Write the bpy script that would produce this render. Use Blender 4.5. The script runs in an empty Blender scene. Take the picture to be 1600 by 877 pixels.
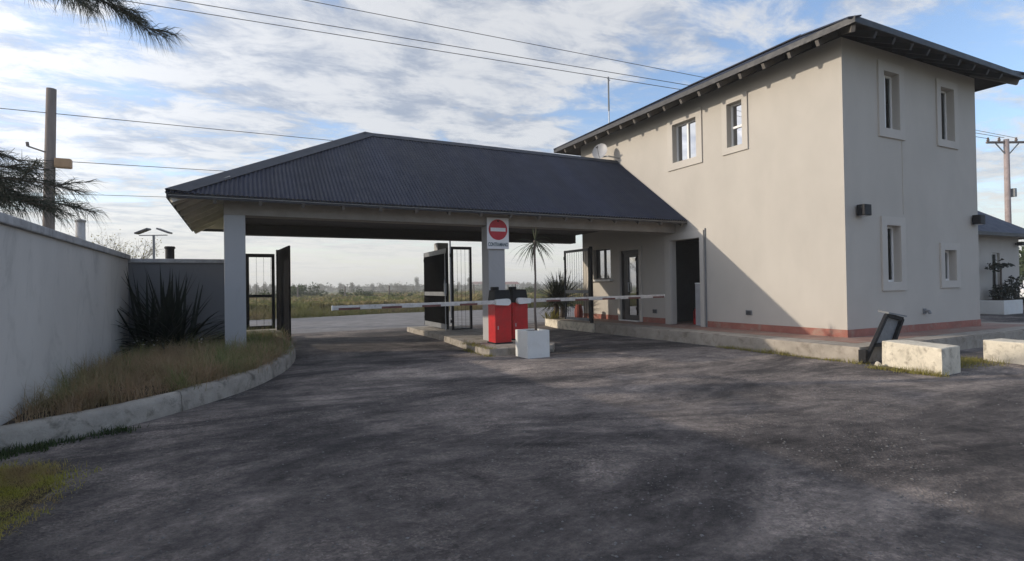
import bpy, bmesh, math, random
from mathutils import Vector, Matrix, Euler, noise
random.seed(7)
S = bpy.context.scene
COL = S.collection
rad = math.radians

# ------------------------------------------------------------------ camera
cam = bpy.data.cameras.new('camera')
cam_o = bpy.data.objects.new('camera', cam)
COL.objects.link(cam_o)
S.camera = cam_o
cam.sensor_width = 36
cam.lens = 850 / 1600 * 36
cam.clip_start = 0.05
cam.clip_end = 6000
YAW, PITCH, ROLL = rad(26.8), rad(0.65), 0.0152
fw = Vector((math.sin(YAW) * math.cos(PITCH), math.cos(YAW) * math.cos(PITCH), math.sin(PITCH)))
r0 = Vector((math.cos(YAW), -math.sin(YAW), 0))
u0 = r0.cross(fw)
R = math.cos(ROLL) * r0 - math.sin(ROLL) * u0
U = math.sin(ROLL) * r0 + math.cos(ROLL) * u0
M = Matrix((R, U, -fw)).transposed().to_4x4()
M.translation = Vector((0, 0, 1.42))
cam_o.matrix_world = M

# ------------------------------------------------------------------ light and exposure
SUN_TRAVEL = Vector((1, -0.45, -0.37)).normalized()
sun = bpy.data.lights.new('sun', 'SUN')
sun.energy = 3.3
sun.angle = rad(0.6)
sun.color = (1.0, 0.89, 0.74)
sun_o = bpy.data.objects.new('sun', sun)
COL.objects.link(sun_o)
sun_o.rotation_euler = SUN_TRAVEL.to_track_quat('-Z', 'Y').to_euler()
S.view_settings.view_transform = 'Standard'
S.view_settings.look = 'None'
S.view_settings.gamma = 1
S.view_settings.exposure = 0.0

W = bpy.data.worlds.new('World')
S.world = W
W.use_nodes = True
wt = W.node_tree
wn, wl = wt.nodes, wt.links
bg = wn['Background']
bg.inputs[1].default_value = 0.1
sky = wn.new('ShaderNodeTexSky')
sky.sky_type = 'NISHITA'
sky.sun_disc = False
sky.sun_elevation = math.asin(-SUN_TRAVEL.z)
sky.sun_rotation = math.atan2(-SUN_TRAVEL.x, -SUN_TRAVEL.y)
sky.air_density = 1.0
sky.dust_density = 1.5
def wmath(op, a, b=None, c=None):
    n = wn.new('ShaderNodeMath'); n.operation = op
    for i, v in enumerate((a, b, c)):
        if v is None: continue
        if isinstance(v, (int, float)): n.inputs[i].default_value = v
        else: wl.new(v, n.inputs[i])
    return n.outputs[0]
def wmix(f, a, b, mode='MIX'):
    n = wn.new('ShaderNodeMix'); n.data_type = 'RGBA'; n.blend_type = mode
    for i, v in ((0, f), (6, a), (7, b)):
        if isinstance(v, (int, float)): n.inputs[i].default_value = v
        elif isinstance(v, tuple): n.inputs[i].default_value = v + (1,)
        else: wl.new(v, n.inputs[i])
    return n.outputs[2]
def wramp(f, stops, smooth=True):
    n = wn.new('ShaderNodeValToRGB'); wl.new(f, n.inputs[0])
    if smooth: n.color_ramp.interpolation = 'EASE'
    e = n.color_ramp.elements
    while len(e) < len(stops): e.new(0.5)
    for k, (p, v) in zip(e, stops):
        k.position = p; k.color = (v, v, v, 1) if isinstance(v, (int, float)) else tuple(v) + (1,)
    return n.outputs[0]
tc = wn.new('ShaderNodeTexCoord')
sep = wn.new('ShaderNodeSeparateXYZ'); wl.new(tc.outputs['Generated'], sep.inputs[0])
zz = wmath('ADD', wmath('MAXIMUM', sep.outputs[2], 0.0), 0.10)
cmb = wn.new('ShaderNodeCombineXYZ')
wl.new(wmath('DIVIDE', sep.outputs[0], zz), cmb.inputs[0])
wl.new(wmath('DIVIDE', sep.outputs[1], zz), cmb.inputs[1])
def wnoise(scale, detail, rough, rot, sc, dist=0.0, loc=(0, 0, 0)):
    m = wn.new('ShaderNodeMapping'); wl.new(cmb.outputs[0], m.inputs[0])
    m.inputs['Rotation'].default_value = (0, 0, rot)
    m.inputs['Scale'].default_value = sc
    m.inputs['Location'].default_value = loc
    n = wn.new('ShaderNodeTexNoise'); wl.new(m.outputs[0], n.inputs['Vector'])
    n.inputs['Scale'].default_value = scale; n.inputs['Detail'].default_value = detail
    n.inputs['Roughness'].default_value = rough; n.inputs['Distortion'].default_value = dist
    return n.outputs[0]
n1 = wnoise(0.75, 9, 0.60, rad(35), (1.0, 1.45, 1), 0.5, (3.1, 1.7, 0))
n2 = wnoise(3.2, 8, 0.65, rad(20), (1.0, 1.5, 1), 0.3, (0, 4, 0))
n3 = wnoise(0.33, 4, 0.5, rad(10), (1, 1, 1), 0, (6, 2, 0))
dens = wmath('ADD', wmath('MULTIPLY', n1, 0.56), wmath('ADD', wmath('MULTIPLY', n2, 0.32), wmath('MULTIPLY', n3, 0.22)))
# more cover low and towards the sun, as in the photograph
az = wn.new('ShaderNodeVectorMath'); az.operation = 'DOT_PRODUCT'
wl.new(tc.outputs['Generated'], az.inputs[0]); az.inputs[1].default_value = tuple(-SUN_TRAVEL)
dens = wmath('ADD', dens, wmath('MULTIPLY', wmath('SUBTRACT', az.outputs['Value'], 0.25), 0.05))
cover = wramp(dens, [(0.465, 0.0), (0.575, 1.0)])
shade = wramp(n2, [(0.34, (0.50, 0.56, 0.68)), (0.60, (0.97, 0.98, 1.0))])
# brighter cloud round the sun, unseen cloud behind blued to tone the shaded wall
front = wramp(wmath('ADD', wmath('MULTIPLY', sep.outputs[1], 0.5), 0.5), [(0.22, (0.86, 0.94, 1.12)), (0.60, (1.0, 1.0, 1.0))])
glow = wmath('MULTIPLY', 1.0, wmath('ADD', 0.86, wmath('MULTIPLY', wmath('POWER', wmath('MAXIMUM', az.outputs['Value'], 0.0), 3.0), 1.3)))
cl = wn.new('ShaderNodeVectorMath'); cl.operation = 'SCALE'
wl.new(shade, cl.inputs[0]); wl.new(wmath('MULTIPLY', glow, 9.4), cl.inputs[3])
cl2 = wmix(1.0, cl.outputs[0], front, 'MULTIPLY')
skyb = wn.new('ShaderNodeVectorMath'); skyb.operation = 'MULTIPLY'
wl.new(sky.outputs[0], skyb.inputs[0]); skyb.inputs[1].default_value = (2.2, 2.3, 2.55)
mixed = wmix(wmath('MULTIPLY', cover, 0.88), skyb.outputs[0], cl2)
# thin bright veil near the horizon
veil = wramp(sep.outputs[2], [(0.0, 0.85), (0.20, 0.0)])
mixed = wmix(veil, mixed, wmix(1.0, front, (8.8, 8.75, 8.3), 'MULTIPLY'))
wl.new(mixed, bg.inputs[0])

# ------------------------------------------------------------------ materials
def new_mat(name):
    m = bpy.data.materials.new(name); m.use_nodes = True
    return m, m.node_tree.nodes, m.node_tree.links, m.node_tree.nodes['Principled BSDF']
def ramp(n, l, fac, stops):
    r = n.new('ShaderNodeValToRGB'); l.new(fac, r.inputs[0])
    e = r.color_ramp.elements
    while len(e) < len(stops): e.new(0.5)
    for k, (p, v) in zip(e, stops):
        k.position = p; k.color = (v, v, v, 1) if isinstance(v, (int, float)) else tuple(v[:3]) + (1,)
    return r.outputs[0]
def ntex(n, l, scale, detail=6, rough=0.6, sc=(1, 1, 1), loc=(0, 0, 0), dist=0):
    t = n.new('ShaderNodeTexCoord'); m = n.new('ShaderNodeMapping')
    l.new(t.outputs['Object'], m.inputs[0]); m.inputs['Scale'].default_value = sc; m.inputs['Location'].default_value = loc
    x = n.new('ShaderNodeTexNoise'); l.new(m.outputs[0], x.inputs['Vector'])
    x.inputs['Scale'].default_value = scale; x.inputs['Detail'].default_value = detail
    x.inputs['Roughness'].default_value = rough; x.inputs['Distortion'].default_value = dist
    return x.outputs[0]
def cmix(n, l, f, a, b, mode='MIX'):
    x = n.new('ShaderNodeMix'); x.data_type = 'RGBA'; x.blend_type = mode
    for i, v in ((0, f), (6, a), (7, b)):
        if isinstance(v, (int, float)): x.inputs[i].default_value = v
        elif isinstance(v, tuple): x.inputs[i].default_value = v[:3] + (1,)
        else: l.new(v, x.inputs[i])
    return x.outputs[2]
def add_bump(n, l, b, h, strength, dist=0.02):
    x = n.new('ShaderNodeBump'); l.new(h, x.inputs['Height'])
    x.inputs['Strength'].default_value = strength; x.inputs['Distance'].default_value = dist
    l.new(x.outputs[0], b.inputs['Normal'])
def mat(name, col, rough=0.7, var=0.25, scale=3.0, bump=0.15, bscale=60, metal=0, stain=None, stain_amt=0.5, sc=(1, 1, 1), spec=0.4):
    """plain surface with soft tonal variation, fine bump and optional stains"""
    m, n, l, b = new_mat(name)
    lo = tuple(c * (1 - var) for c in col); hi = tuple(min(1, c * (1 + var)) for c in col)
    c = ramp(n, l, ntex(n, l, scale, 7, 0.65, sc), [(0.3, lo), (0.7, hi)])
    if stain:
        f = ramp(n, l, ntex(n, l, scale * 1.7, 8, 0.7, sc, (5, 3, 1), 0.5), [(0.5, 0.0), (0.66, stain_amt)])
        c = cmix(n, l, f, c, stain)
    l.new(c, b.inputs['Base Color'])
    b.inputs['Metallic'].default_value = metal
    b.inputs['Specular IOR Level'].default_value = spec
    rr = ramp(n, l, ntex(n, l, scale * 3, 4), [(0.2, max(0, rough - 0.12)), (0.8, min(1, rough + 0.1))])
    l.new(rr, b.inputs['Roughness'])
    if bump: add_bump(n, l, b, ntex(n, l, bscale, 5, 0.7), bump, 0.01)
    return m

def mat_leaf(name, cols, scale=2.0, rough=0.6, trans=0.25):
    m, n, l, b = new_mat(name)
    k = len(cols)
    c = ramp(n, l, ntex(n, l, scale, 5, 0.7), [(0.28 + 0.44 * i / (k - 1), cols[i]) for i in range(k)])
    l.new(c, b.inputs['Base Color']); b.inputs['Roughness'].default_value = rough
    b.inputs['Specular IOR Level'].default_value = 0.25
    t = n.new('ShaderNodeBsdfTranslucent'); l.new(c, t.inputs[0])
    x = n.new('ShaderNodeMixShader'); x.inputs[0].default_value = trans
    l.new(b.outputs[0], x.inputs[1]); l.new(t.outputs[0], x.inputs[2])
    l.new(x.outputs[0], n['Material Output'].inputs[0])
    return m
def mat_glass(name, tint=(0.6, 0.65, 0.65)):
    m, n, l, b = new_mat(name)
    n.remove(b)
    tr = n.new('ShaderNodeBsdfTransparent'); tr.inputs[0].default_value = tint + (1,)
    g = n.new('ShaderNodeBsdfGlossy'); g.inputs['Roughness'].default_value = 0.02
    g.inputs['Color'].default_value = (0.42, 0.43, 0.45, 1)
    f = n.new('ShaderNodeFresnel'); f.inputs[0].default_value = 1.6
    w = n.new('ShaderNodeTexNoise'); w.inputs['Scale'].default_value = 3
    bp = n.new('ShaderNodeBump'); bp.inputs['Strength'].default_value = 0.04; l.new(w.outputs[0], bp.inputs['Height'])
    l.new(bp.outputs[0], g.inputs['Normal'])
    x = n.new('ShaderNodeMixShader'); l.new(f.outputs[0], x.inputs[0]); l.new(tr.outputs[0], x.inputs[1]); l.new(g.outputs[0], x.inputs[2])
    l.new(x.outputs[0], n['Material Output'].inputs[0])
    return m

def mat_asphalt():
    m, n, l, b = new_mat('worn_asphalt')
    big = ntex(n, l, 0.30, 8, 0.70, (0.6, 1.2, 1), (2, 0, 0), 1.0)
    mid = ntex(n, l, 1.7, 9, 0.78, (0.8, 1.2, 1), (9, 4, 0), 0.7)
    track = ntex(n, l, 0.9, 6, 0.7, (1.3, 0.16, 1), (4, 2, 0), 0.6)
    fine = ntex(n, l, 16, 9, 0.85)
    t0_ = n.new('ShaderNodeTexCoord')
    ch = n.new('ShaderNodeTexVoronoi'); ch.inputs['Scale'].default_value = 62; l.new(t0_.outputs['Object'], ch.inputs['Vector'])
    sepc = n.new('ShaderNodeSeparateColor'); l.new(ch.outputs['Color'], sepc.inputs[0])
    c = ramp(n, l, big, [(0.37, (0.044, 0.039, 0.038)), (0.45, (0.098, 0.086, 0.081)), (0.53, (0.185, 0.160, 0.145)), (0.63, (0.270, 0.232, 0.205))])
    c = cmix(n, l, 0.9, c, ramp(n, l, mid, [(0.34, (0.22, 0.22, 0.23)), (0.50, (0.48, 0.48, 0.48)), (0.66, (0.80, 0.79, 0.77))]), 'OVERLAY')
    c = cmix(n, l, 0.38, c, ramp(n, l, track, [(0.38, (0.25, 0.25, 0.26)), (0.60, (0.70, 0.69, 0.68))]), 'OVERLAY')
    c = cmix(n, l, 0.70, c, ramp(n, l, fine, [(0.38, (0.26, 0.26, 0.27)), (0.62, (0.72, 0.71, 0.70))]), 'OVERLAY')
    # exposed stone chips where the binder has worn away
    chip = ramp(n, l, sepc.outputs[0], [(0.0, (0.16, 0.16, 0.165)), (0.70, (0.52, 0.51, 0.50)), (0.95, (0.95, 0.93, 0.90))])
    worn = ramp(n, l, ntex(n, l, 0.7, 8, 0.75, (0.7, 1.3, 1), (1, 8, 0), 1.0), [(0.44, 0.05), (0.66, 0.70)])
    c = cmix(n, l, worn, c, cmix(n, l, 1.0, c, chip, 'OVERLAY'))
    dust = ramp(n, l, ntex(n, l, 0.8, 9, 0.8, (0.7, 1.6, 1), (1, 8, 0), 1.0), [(0.53, 0.0), (0.68, 0.5)])
    c = cmix(n, l, dust, c, (0.215, 0.185, 0.168))
    c = cmix(n, l, ramp(n, l, ntex(n, l, 0.5, 8, 0.75, (0.6, 1.4, 1), (11, 3, 0), 0.8), [(0.54, 0.0), (0.64, 0.6)]), c, (0.036, 0.033, 0.034))
    l.new(c, b.inputs['Base Color'])
    b.inputs['Roughness'].default_value = 0.93; b.inputs['Specular IOR Level'].default_value = 0.25
    h = cmix(n, l, 0.45, fine, ch.outputs['Distance'])
    h = cmix(n, l, 0.35, h, mid)
    add_bump(n, l, b, h, 1.0, 0.035)
    return m
def mat_wall(name, col, stain=(0.25, 0.22, 0.18), amt=0.25):
    m, n, l, b = new_mat(name)
    a = ntex(n, l, 0.9, 6, 0.6, (1, 1, 0.6)); s = ntex(n, l, 1.6, 9, 0.75, (1.0, 1.0, 0.6), (3, 1, 7), 0.8)
    c = ramp(n, l, a, [(0.3, tuple(x * 0.93 for x in col)), (0.7, tuple(min(1, x * 1.06) for x in col))])
    c = cmix(n, l, ramp(n, l, s, [(0.52, 0.0), (0.75, amt)]), c, stain)
    # splash dirt along the foot of the wall
    t = n.new('ShaderNodeTexCoord'); sp = n.new('ShaderNodeSeparateXYZ'); l.new(t.outputs['Object'], sp.inputs[0])
    l.new(c, b.inputs['Base Color']); b.inputs['Roughness'].default_value = 0.88; b.inputs['Specular IOR Level'].default_value = 0.2
    h = cmix(n, l, 0.35, ntex(n, l, 70, 4, 0.7), ntex(n, l, 5, 5, 0.6))
    add_bump(n, l, b, h, 0.25, 0.012)
    return m
def mat_ground():
    m, n, l, b = new_mat('field_ground')
    a = ntex(n, l, 0.035, 8, 0.68, (1, 1, 1), (0, 0, 0), 0.6); f = ntex(n, l, 1.2, 6, 0.7)
    c = ramp(n, l, a, [(0.32, (0.055, 0.085, 0.024)), (0.46, (0.105, 0.125, 0.042)), (0.56, (0.150, 0.128, 0.062)), (0.70, (0.135, 0.095, 0.060))])
    c = cmix(n, l, 0.6, c, ramp(n, l, f, [(0.3, (0.3, 0.3, 0.3)), (0.7, (0.7, 0.7, 0.7))]), 'OVERLAY')
    l.new(c, b.inputs['Base Color']); b.inputs['Roughness'].default_value = 0.95; b.inputs['Specular IOR Level'].default_value = 0.1
    add_bump(n, l, b, f, 0.8, 0.1)
    return m

MT = {}
MT['wall'] = mat_wall('house_render', (0.47, 0.435, 0.385), (0.40, 0.365, 0.32), 0.22)
MT['trim'] = mat_wall('window_surround_render', (0.50, 0.465, 0.415), (0.42, 0.38, 0.33), 0.2)
MT['bwall'] = mat_wall('boundary_render', (0.56, 0.53, 0.49), (0.30, 0.285, 0.26), 0.6)
MT['bwall_dark'] = mat_wall('dark_grey_render', (0.17, 0.17, 0.175), (0.10, 0.10, 0.10), 0.4)
MT['coping'] = mat('coping_cement', (0.40, 0.39, 0.385), 0.85, 0.2, 4, 0.3, 40, stain=(0.14, 0.14, 0.13), stain_amt=0.5)
MT['asphalt'] = mat_asphalt()
MT['road'] = mat('pale_road', (0.19, 0.18, 0.175), 0.9, 0.25, 1.2, 0.4, 50, stain=(0.10, 0.095, 0.09), stain_amt=0.5, spec=0.2)
MT['ground'] = mat_ground()
MT['kerb'] = mat('weathered_concrete', (0.335, 0.30, 0.255), 0.9, 0.25, 3, 0.6, 40, stain=(0.10, 0.09, 0.07), stain_amt=0.75, spec=0.2)
MT['slab'] = mat('slab_concrete', (0.34, 0.30, 0.25), 0.88, 0.22, 2.5, 0.4, 50, stain=(0.15, 0.12, 0.09), stain_amt=0.55, spec=0.2)
MT['redfloor'] = mat('red_floor_paint', (0.30, 0.115, 0.085), 0.75, 0.22, 2.5, 0.2, 50, stain=(0.30, 0.22, 0.17), stain_amt=0.7)
MT['floor'] = mat('worn_red_floor', (0.27, 0.155, 0.115), 0.8, 0.25, 2.0, 0.25, 50, stain=(0.30, 0.25, 0.20), stain_amt=0.85)
MT['block'] = mat('limewashed_block', (0.62, 0.56, 0.45), 0.9, 0.16, 4, 0.5, 35, stain=(0.20, 0.17, 0.13), stain_amt=0.65, spec=0.2)
MT['soil'] = mat('bed_soil', (0.055, 0.042, 0.03), 0.95, 0.4, 6, 0.8, 30, spec=0.1)
MT['roof'] = mat('dark_sheet_metal', (0.019, 0.024, 0.043), 0.6, 0.30, 1.1, 0.05, 40, metal=0.0, sc=(1.0, 0.12, 0.12), stain=(0.030, 0.034, 0.046), stain_amt=0.5, spec=0.2)
MT['cap'] = mat('grey_ridge_sheet', (0.042, 0.047, 0.060), 0.55, 0.2, 2, 0.05, 40, spec=0.3)
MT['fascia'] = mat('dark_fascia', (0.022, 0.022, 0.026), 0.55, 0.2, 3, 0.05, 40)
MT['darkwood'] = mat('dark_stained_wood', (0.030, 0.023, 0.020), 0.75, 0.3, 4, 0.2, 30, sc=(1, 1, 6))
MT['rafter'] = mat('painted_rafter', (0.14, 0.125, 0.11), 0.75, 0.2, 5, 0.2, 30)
MT['soffit'] = mat('painted_soffit', (0.60, 0.55, 0.48), 0.8, 0.15, 3, 0.2, 30)
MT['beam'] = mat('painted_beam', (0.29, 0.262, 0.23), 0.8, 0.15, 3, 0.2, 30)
MT['pillar'] = mat_wall('pillar_render', (0.40, 0.395, 0.39), (0.24, 0.23, 0.21), 0.35)
MT['blackmetal'] = mat('black_painted_steel', (0.012, 0.012, 0.014), 0.6, 0.3, 8, 0.08, 60, spec=0.22)
MT['greymetal'] = mat('grey_painted_steel', (0.17, 0.175, 0.18), 0.5, 0.2, 6, 0.08, 60)
MT['steel'] = mat('galvanised_steel', (0.42, 0.43, 0.44), 0.45, 0.15, 6, 0.05, 60, metal=0.6)
MT['red'] = mat('red_painted_steel', (0.50, 0.013, 0.015), 0.42, 0.14, 3, 0.06, 40, stain=(0.30, 0.03, 0.025), stain_amt=0.4)
MT['blackplastic'] = mat('black_plastic', (0.012, 0.012, 0.013), 0.6, 0.3, 6, 0.08, 50, spec=0.2)
MT['white'] = mat('white_paint', (0.74, 0.73, 0.70), 0.55, 0.08, 4, 0.08, 40, stain=(0.50, 0.46, 0.40), stain_amt=0.4)
MT['potwhite'] = mat('white_concrete_pot', (0.66, 0.655, 0.62), 0.8, 0.06, 2, 0.12, 40, stain=(0.52, 0.49, 0.43), stain_amt=0.3)
MT['signwhite'] = mat('sign_white', (0.72, 0.71, 0.71), 0.5, 0.06, 4, 0)
MT['signred'] = mat('sign_red', (0.46, 0.022, 0.035), 0.5, 0.15, 6, 0)
MT['signtext'] = mat('sign_lettering', (0.035, 0.075, 0.085), 0.6, 0.1, 6, 0)
MT['meshdark'] = mat('dark_mesh_sheet', (0.010, 0.010, 0.011), 0.9, 0.3, 6, 0.05, 50, spec=0.0)
MT['boom'] = mat('weathered_white_boom', (0.62, 0.58, 0.53), 0.6, 0.15, 6, 0.08, 40, stain=(0.33, 0.27, 0.22), stain_amt=0.6)
MT['stripe'] = mat('dark_red_stripe', (0.15, 0.055, 0.045), 0.6, 0.3, 8, 0)
MT['alu'] = mat('white_aluminium', (0.78, 0.77, 0.74), 0.4, 0.05, 4, 0)
MT['bronze'] = mat('dark_bronze_frame', (0.05, 0.045, 0.045), 0.45, 0.2, 4, 0)
MT['curtain'] = mat('cream_curtain', (0.66, 0.62, 0.54), 0.9, 0.12, 5, 0.3, 20, sc=(6, 6, 0.3))
MT['inner'] = mat('shade_dark_interior', (0.085, 0.082, 0.08), 0.9, 0.2, 2, 0)
MT['glass'] = mat_glass('window_glass')
MT['pole'] = mat('weathered_pole_wood', (0.17, 0.135, 0.115), 0.85, 0.25, 5, 0.4, 30, sc=(1, 1, 0.15))
MT['polefar'] = mat('pinkish_pole', (0.29, 0.235, 0.22), 0.85, 0.2, 5, 0.3, 30)
MT['concpole'] = mat('concrete_pole', (0.38, 0.36, 0.34), 0.85, 0.15, 4, 0.3, 30)
MT['wire'] = mat('cable_rubber', (0.03, 0.03, 0.035), 0.6, 0.2, 3, 0)
MT['ceramic'] = mat('brown_ceramic', (0.16, 0.12, 0.10), 0.35, 0.2, 6, 0)
MT['terracotta'] = mat('terracotta', (0.22, 0.055, 0.04), 0.8, 0.2, 5, 0.2, 40)
MT['pebble'] = mat('pebble_stone', (0.15, 0.143, 0.137), 0.9, 0.5, 9, 0.3, 40)
MT['bark'] = mat('rough_bark', (0.10, 0.078, 0.06), 0.95, 0.35, 8, 0.7, 25, sc=(1, 1, 0.3))
MT['needle'] = mat_leaf('pine_needles', [(0.022, 0.030, 0.020), (0.036, 0.046, 0.030), (0.060, 0.066, 0.042)], 3, 0.6, 0.15)
MT['phormium'] = mat_leaf('dark_flax_leaf', [(0.010, 0.013, 0.009), (0.016, 0.021, 0.013), (0.03, 0.034, 0.02)], 5, 0.45, 0.12)
MT['yucca'] = mat_leaf('yucca_leaf', [(0.018, 0.026, 0.017), (0.035, 0.044, 0.026), (0.075, 0.06, 0.04)], 4, 0.45, 0.15)
MT['dracaena'] = mat_leaf('palm_leaf', [(0.035, 0.048, 0.028), (0.055, 0.068, 0.038), (0.11, 0.095, 0.06)], 5, 0.45, 0.2)
MT['bedgrass'] = mat_leaf('bed_grass_blades', [(0.15, 0.20, 0.07), (0.24, 0.23, 0.10), (0.38, 0.26, 0.16), (0.28, 0.24, 0.12), (0.14, 0.19, 0.07)], 0.55, 0.8, 0.35)
MT['bedgreen'] = mat_leaf('green_tussock_blades', [(0.10, 0.16, 0.04), (0.17, 0.22, 0.07), (0.26, 0.24, 0.11)], 1.2, 0.8, 0.35)
MT['lawn'] = mat_leaf('lawn_blades', [(0.24, 0.24, 0.04), (0.36, 0.34, 0.06), (0.38, 0.29, 0.12), (0.30, 0.20, 0.11)], 2.4, 0.8, 0.35)
MT['fieldgrass'] = mat_leaf('field_grass_blades', [(0.075, 0.115, 0.03), (0.16, 0.165, 0.055), (0.25, 0.20, 0.10), (0.20, 0.13, 0.09)], 0.13, 0.85, 0.35)
MT['bush'] = mat_leaf('bush_leaves', [(0.028, 0.048, 0.018), (0.055, 0.078, 0.028), (0.095, 0.105, 0.04)], 1.6, 0.75, 0.25)
MT['fartree'] = mat_leaf('far_tree_leaves', [(0.075, 0.078, 0.050), (0.12, 0.112, 0.072), (0.17, 0.130, 0.098)], 0.2, 0.85, 0.25)
MT['weed'] = mat_leaf('yellow_weed', [(0.20, 0.19, 0.05), (0.28, 0.25, 0.07), (0.22, 0.17, 0.08)], 5, 0.8, 0.3)
MT['twig'] = mat('pale_twig', (0.16, 0.13, 0.10), 0.9, 0.2, 5, 0)
MT['dish'] = mat('dish_grey', (0.36, 0.36, 0.37), 0.5, 0.1, 4, 0)
MT['panel'] = mat('solar_panel', (0.02, 0.022, 0.035), 0.25, 0.2, 8, 0)
MT['lidgrey'] = mat('grey_sheet', (0.18, 0.185, 0.19), 0.6, 0.2, 5, 0.1, 40, stain=(0.10, 0.10, 0.10))
MT['ochre'] = mat('ochre_lamp_housing', (0.42, 0.25, 0.13), 0.6, 0.15, 5, 0.05)
MT['farwall'] = mat('far_house_paint', (0.55, 0.54, 0.50), 0.9, 0.1, 1, 0)
MT['carwhite'] = mat('white_car_paint', (0.72, 0.72, 0.72), 0.25, 0.03, 3, 0)
MT['tyre'] = mat('tyre_rubber', (0.02, 0.02, 0.02), 0.8, 0.2, 6, 0.1)

# ------------------------------------------------------------------ mesh builder
def world_loc(o):
    v = Vector((0, 0, 0))
    while o is not None:
        v += o.location; o = o.parent
    return v
class MB:
    def __init__(s): s.v = []; s.f = []
    def quad(s, a, b, c, d):
        i = len(s.v); s.v += [tuple(a), tuple(b), tuple(c), tuple(d)]; s.f.append((i, i + 1, i + 2, i + 3)); return s
    def tri(s, a, b, c):
        i = len(s.v); s.v += [tuple(a), tuple(b), tuple(c)]; s.f.append((i, i + 1, i + 2)); return s
    def box(s, x0, x1, y0, y1, z0, z1):
        return s.hexa([(x0, y0, z0), (x1, y0, z0), (x1, y1, z0), (x0, y1, z0), (x0, y0, z1), (x1, y0, z1), (x1, y1, z1), (x0, y1, z1)])
    def hexa(s, p):
        i = len(s.v); s.v += [tuple(q) for q in p]
        for f in ((3, 2, 1, 0), (4, 5, 6, 7), (0, 1, 5, 4), (1, 2, 6, 5), (2, 3, 7, 6), (3, 0, 4, 7)):
            s.f.append(tuple(i + k for k in f))
        return s
    def bar(s, a, b, w, h, up=(0, 0, 1)):
        a, b = Vector(a), Vector(b); d = (b - a).normalized(); up = Vector(up)
        if abs(d.dot(up)) > 0.98: up = Vector((1, 0, 0))
        r = d.cross(up).normalized() * (w / 2); u = r.cross(d).normalized() * (h / 2)
        return s.hexa([a - r - u, a + r - u, b + r - u, b - r - u, a - r + u, a + r + u, b + r + u, b - r + u])
    def tube(s, pts, rads, n=8, caps=True):
        pts = [Vector(p) for p in pts]
        if isinstance(rads, (int, float)): rads = [rads] * len(pts)
        base = len(s.v)
        prev = None
        for k, p in enumerate(pts):
            d = (pts[min(k + 1, len(pts) - 1)] - pts[max(k - 1, 0)]).normalized()
            if prev is None:
                up = Vector((0, 0, 1)) if abs(d.z) < 0.9 else Vector((1, 0, 0))
                r = d.cross(up).normalized()
            else:
                r = (prev - d * prev.dot(d)).normalized()
            prev = r
            u = r.cross(d)
            for j in range(n):
                t = 2 * math.pi * j / n
                s.v.append(tuple(p + (r * math.cos(t) + u * math.sin(t)) * rads[k]))
        for k in range(len(pts) - 1):
            for j in range(n):
                a = base + k * n + j; b = base + k * n + (j + 1) % n
                s.f.append((a, b, b + n, a + n))
        if caps:
            s.f.append(tuple(base + j for j in range(n))[::-1])
            s.f.append(tuple(base + (len(pts) - 1) * n + j for j in range(n)))
        return s
    def prism(s, poly, z0, z1):
        n = len(poly); i = len(s.v)
        s.v += [(p[0], p[1], z0) for p in poly] + [(p[0], p[1], z1) for p in poly]
        s.f.append(tuple(i + k for k in range(n))[::-1]); s.f.append(tuple(i + n + k for k in range(n)))
        for k in range(n):
            s.f.append((i + k, i + (k + 1) % n, i + n + (k + 1) % n, i + n + k))
        return s
    def lathe(s, prof, c=(0, 0, 0), n=20):
        i = len(s.v)
        for r, z in prof:
            for j in range(n):
                t = 2 * math.pi * j / n
                s.v.append((c[0] + r * math.cos(t), c[1] + r * math.sin(t), c[2] + z))
        for k in range(len(prof) - 1):
            for j in range(n):
                a = i + k * n + j; b = i + k * n + (j + 1) % n
                s.f.append((a, b, b + n, a + n))
        s.f.append(tuple(i + j for j in range(n))[::-1]); s.f.append(tuple(i + (len(prof) - 1) * n + j for j in range(n)))
        return s
    def build(s, name, m, parent=None, bevel=0.0, smooth=False, origin=None, segs=2):
        off = world_loc(parent) if parent else Vector((0, 0, 0))
        loc = Vector((0, 0, 0))
        if origin is not None: loc = Vector(origin)
        off = off + loc
        me = bpy.data.meshes.new(name)
        me.from_pydata([(a - off.x, b - off.y, c - off.z) for a, b, c in s.v], [], s.f)
        me.materials.append(m)
        if smooth:
            for p in me.polygons: p.use_smooth = True
        me.update()
        o = bpy.data.objects.new(name, me); COL.objects.link(o)
        o.location = loc
        if parent: o.parent = parent
        if bevel:
            bm = bmesh.new(); bm.from_mesh(me)
            bmesh.ops.recalc_face_normals(bm, faces=bm.faces)
            ed = [e for e in bm.edges if len(e.link_faces) == 2 and e.calc_face_angle(0) > 0.5]
            bmesh.ops.bevel(bm, geom=ed, offset=bevel, segments=segs, affect='EDGES', profile=0.6)
            bm.to_mesh(me); bm.free()
        return o
def build_split(mb, name, m, parent, bevel=0.0):
    """one object for every separate piece collected in mb"""
    par = list(range(len(mb.v)))
    def find(a):
        while par[a] != a: par[a] = par[par[a]]; a = par[a]
        return a
    for f in mb.f:
        for k in f[1:]: par[find(k)] = find(f[0])
    groups = {}
    for f in mb.f: groups.setdefault(find(f[0]), []).append(f)
    out = []
    for fs in groups.values():
        q = MB(); ix = {}
        for f in fs:
            for k in f:
                if k not in ix: ix[k] = len(q.v); q.v.append(mb.v[k])
            q.f.append(tuple(ix[k] for k in f))
        out.append(q.build(name, m, parent, bevel))
    return out
def tag(o, label=None, cat=None, group=None, kind=None):
    if label: o['label'] = label
    if cat: o['category'] = cat
    if group: o['group'] = group
    if kind: o['kind'] = kind
    return o
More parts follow.
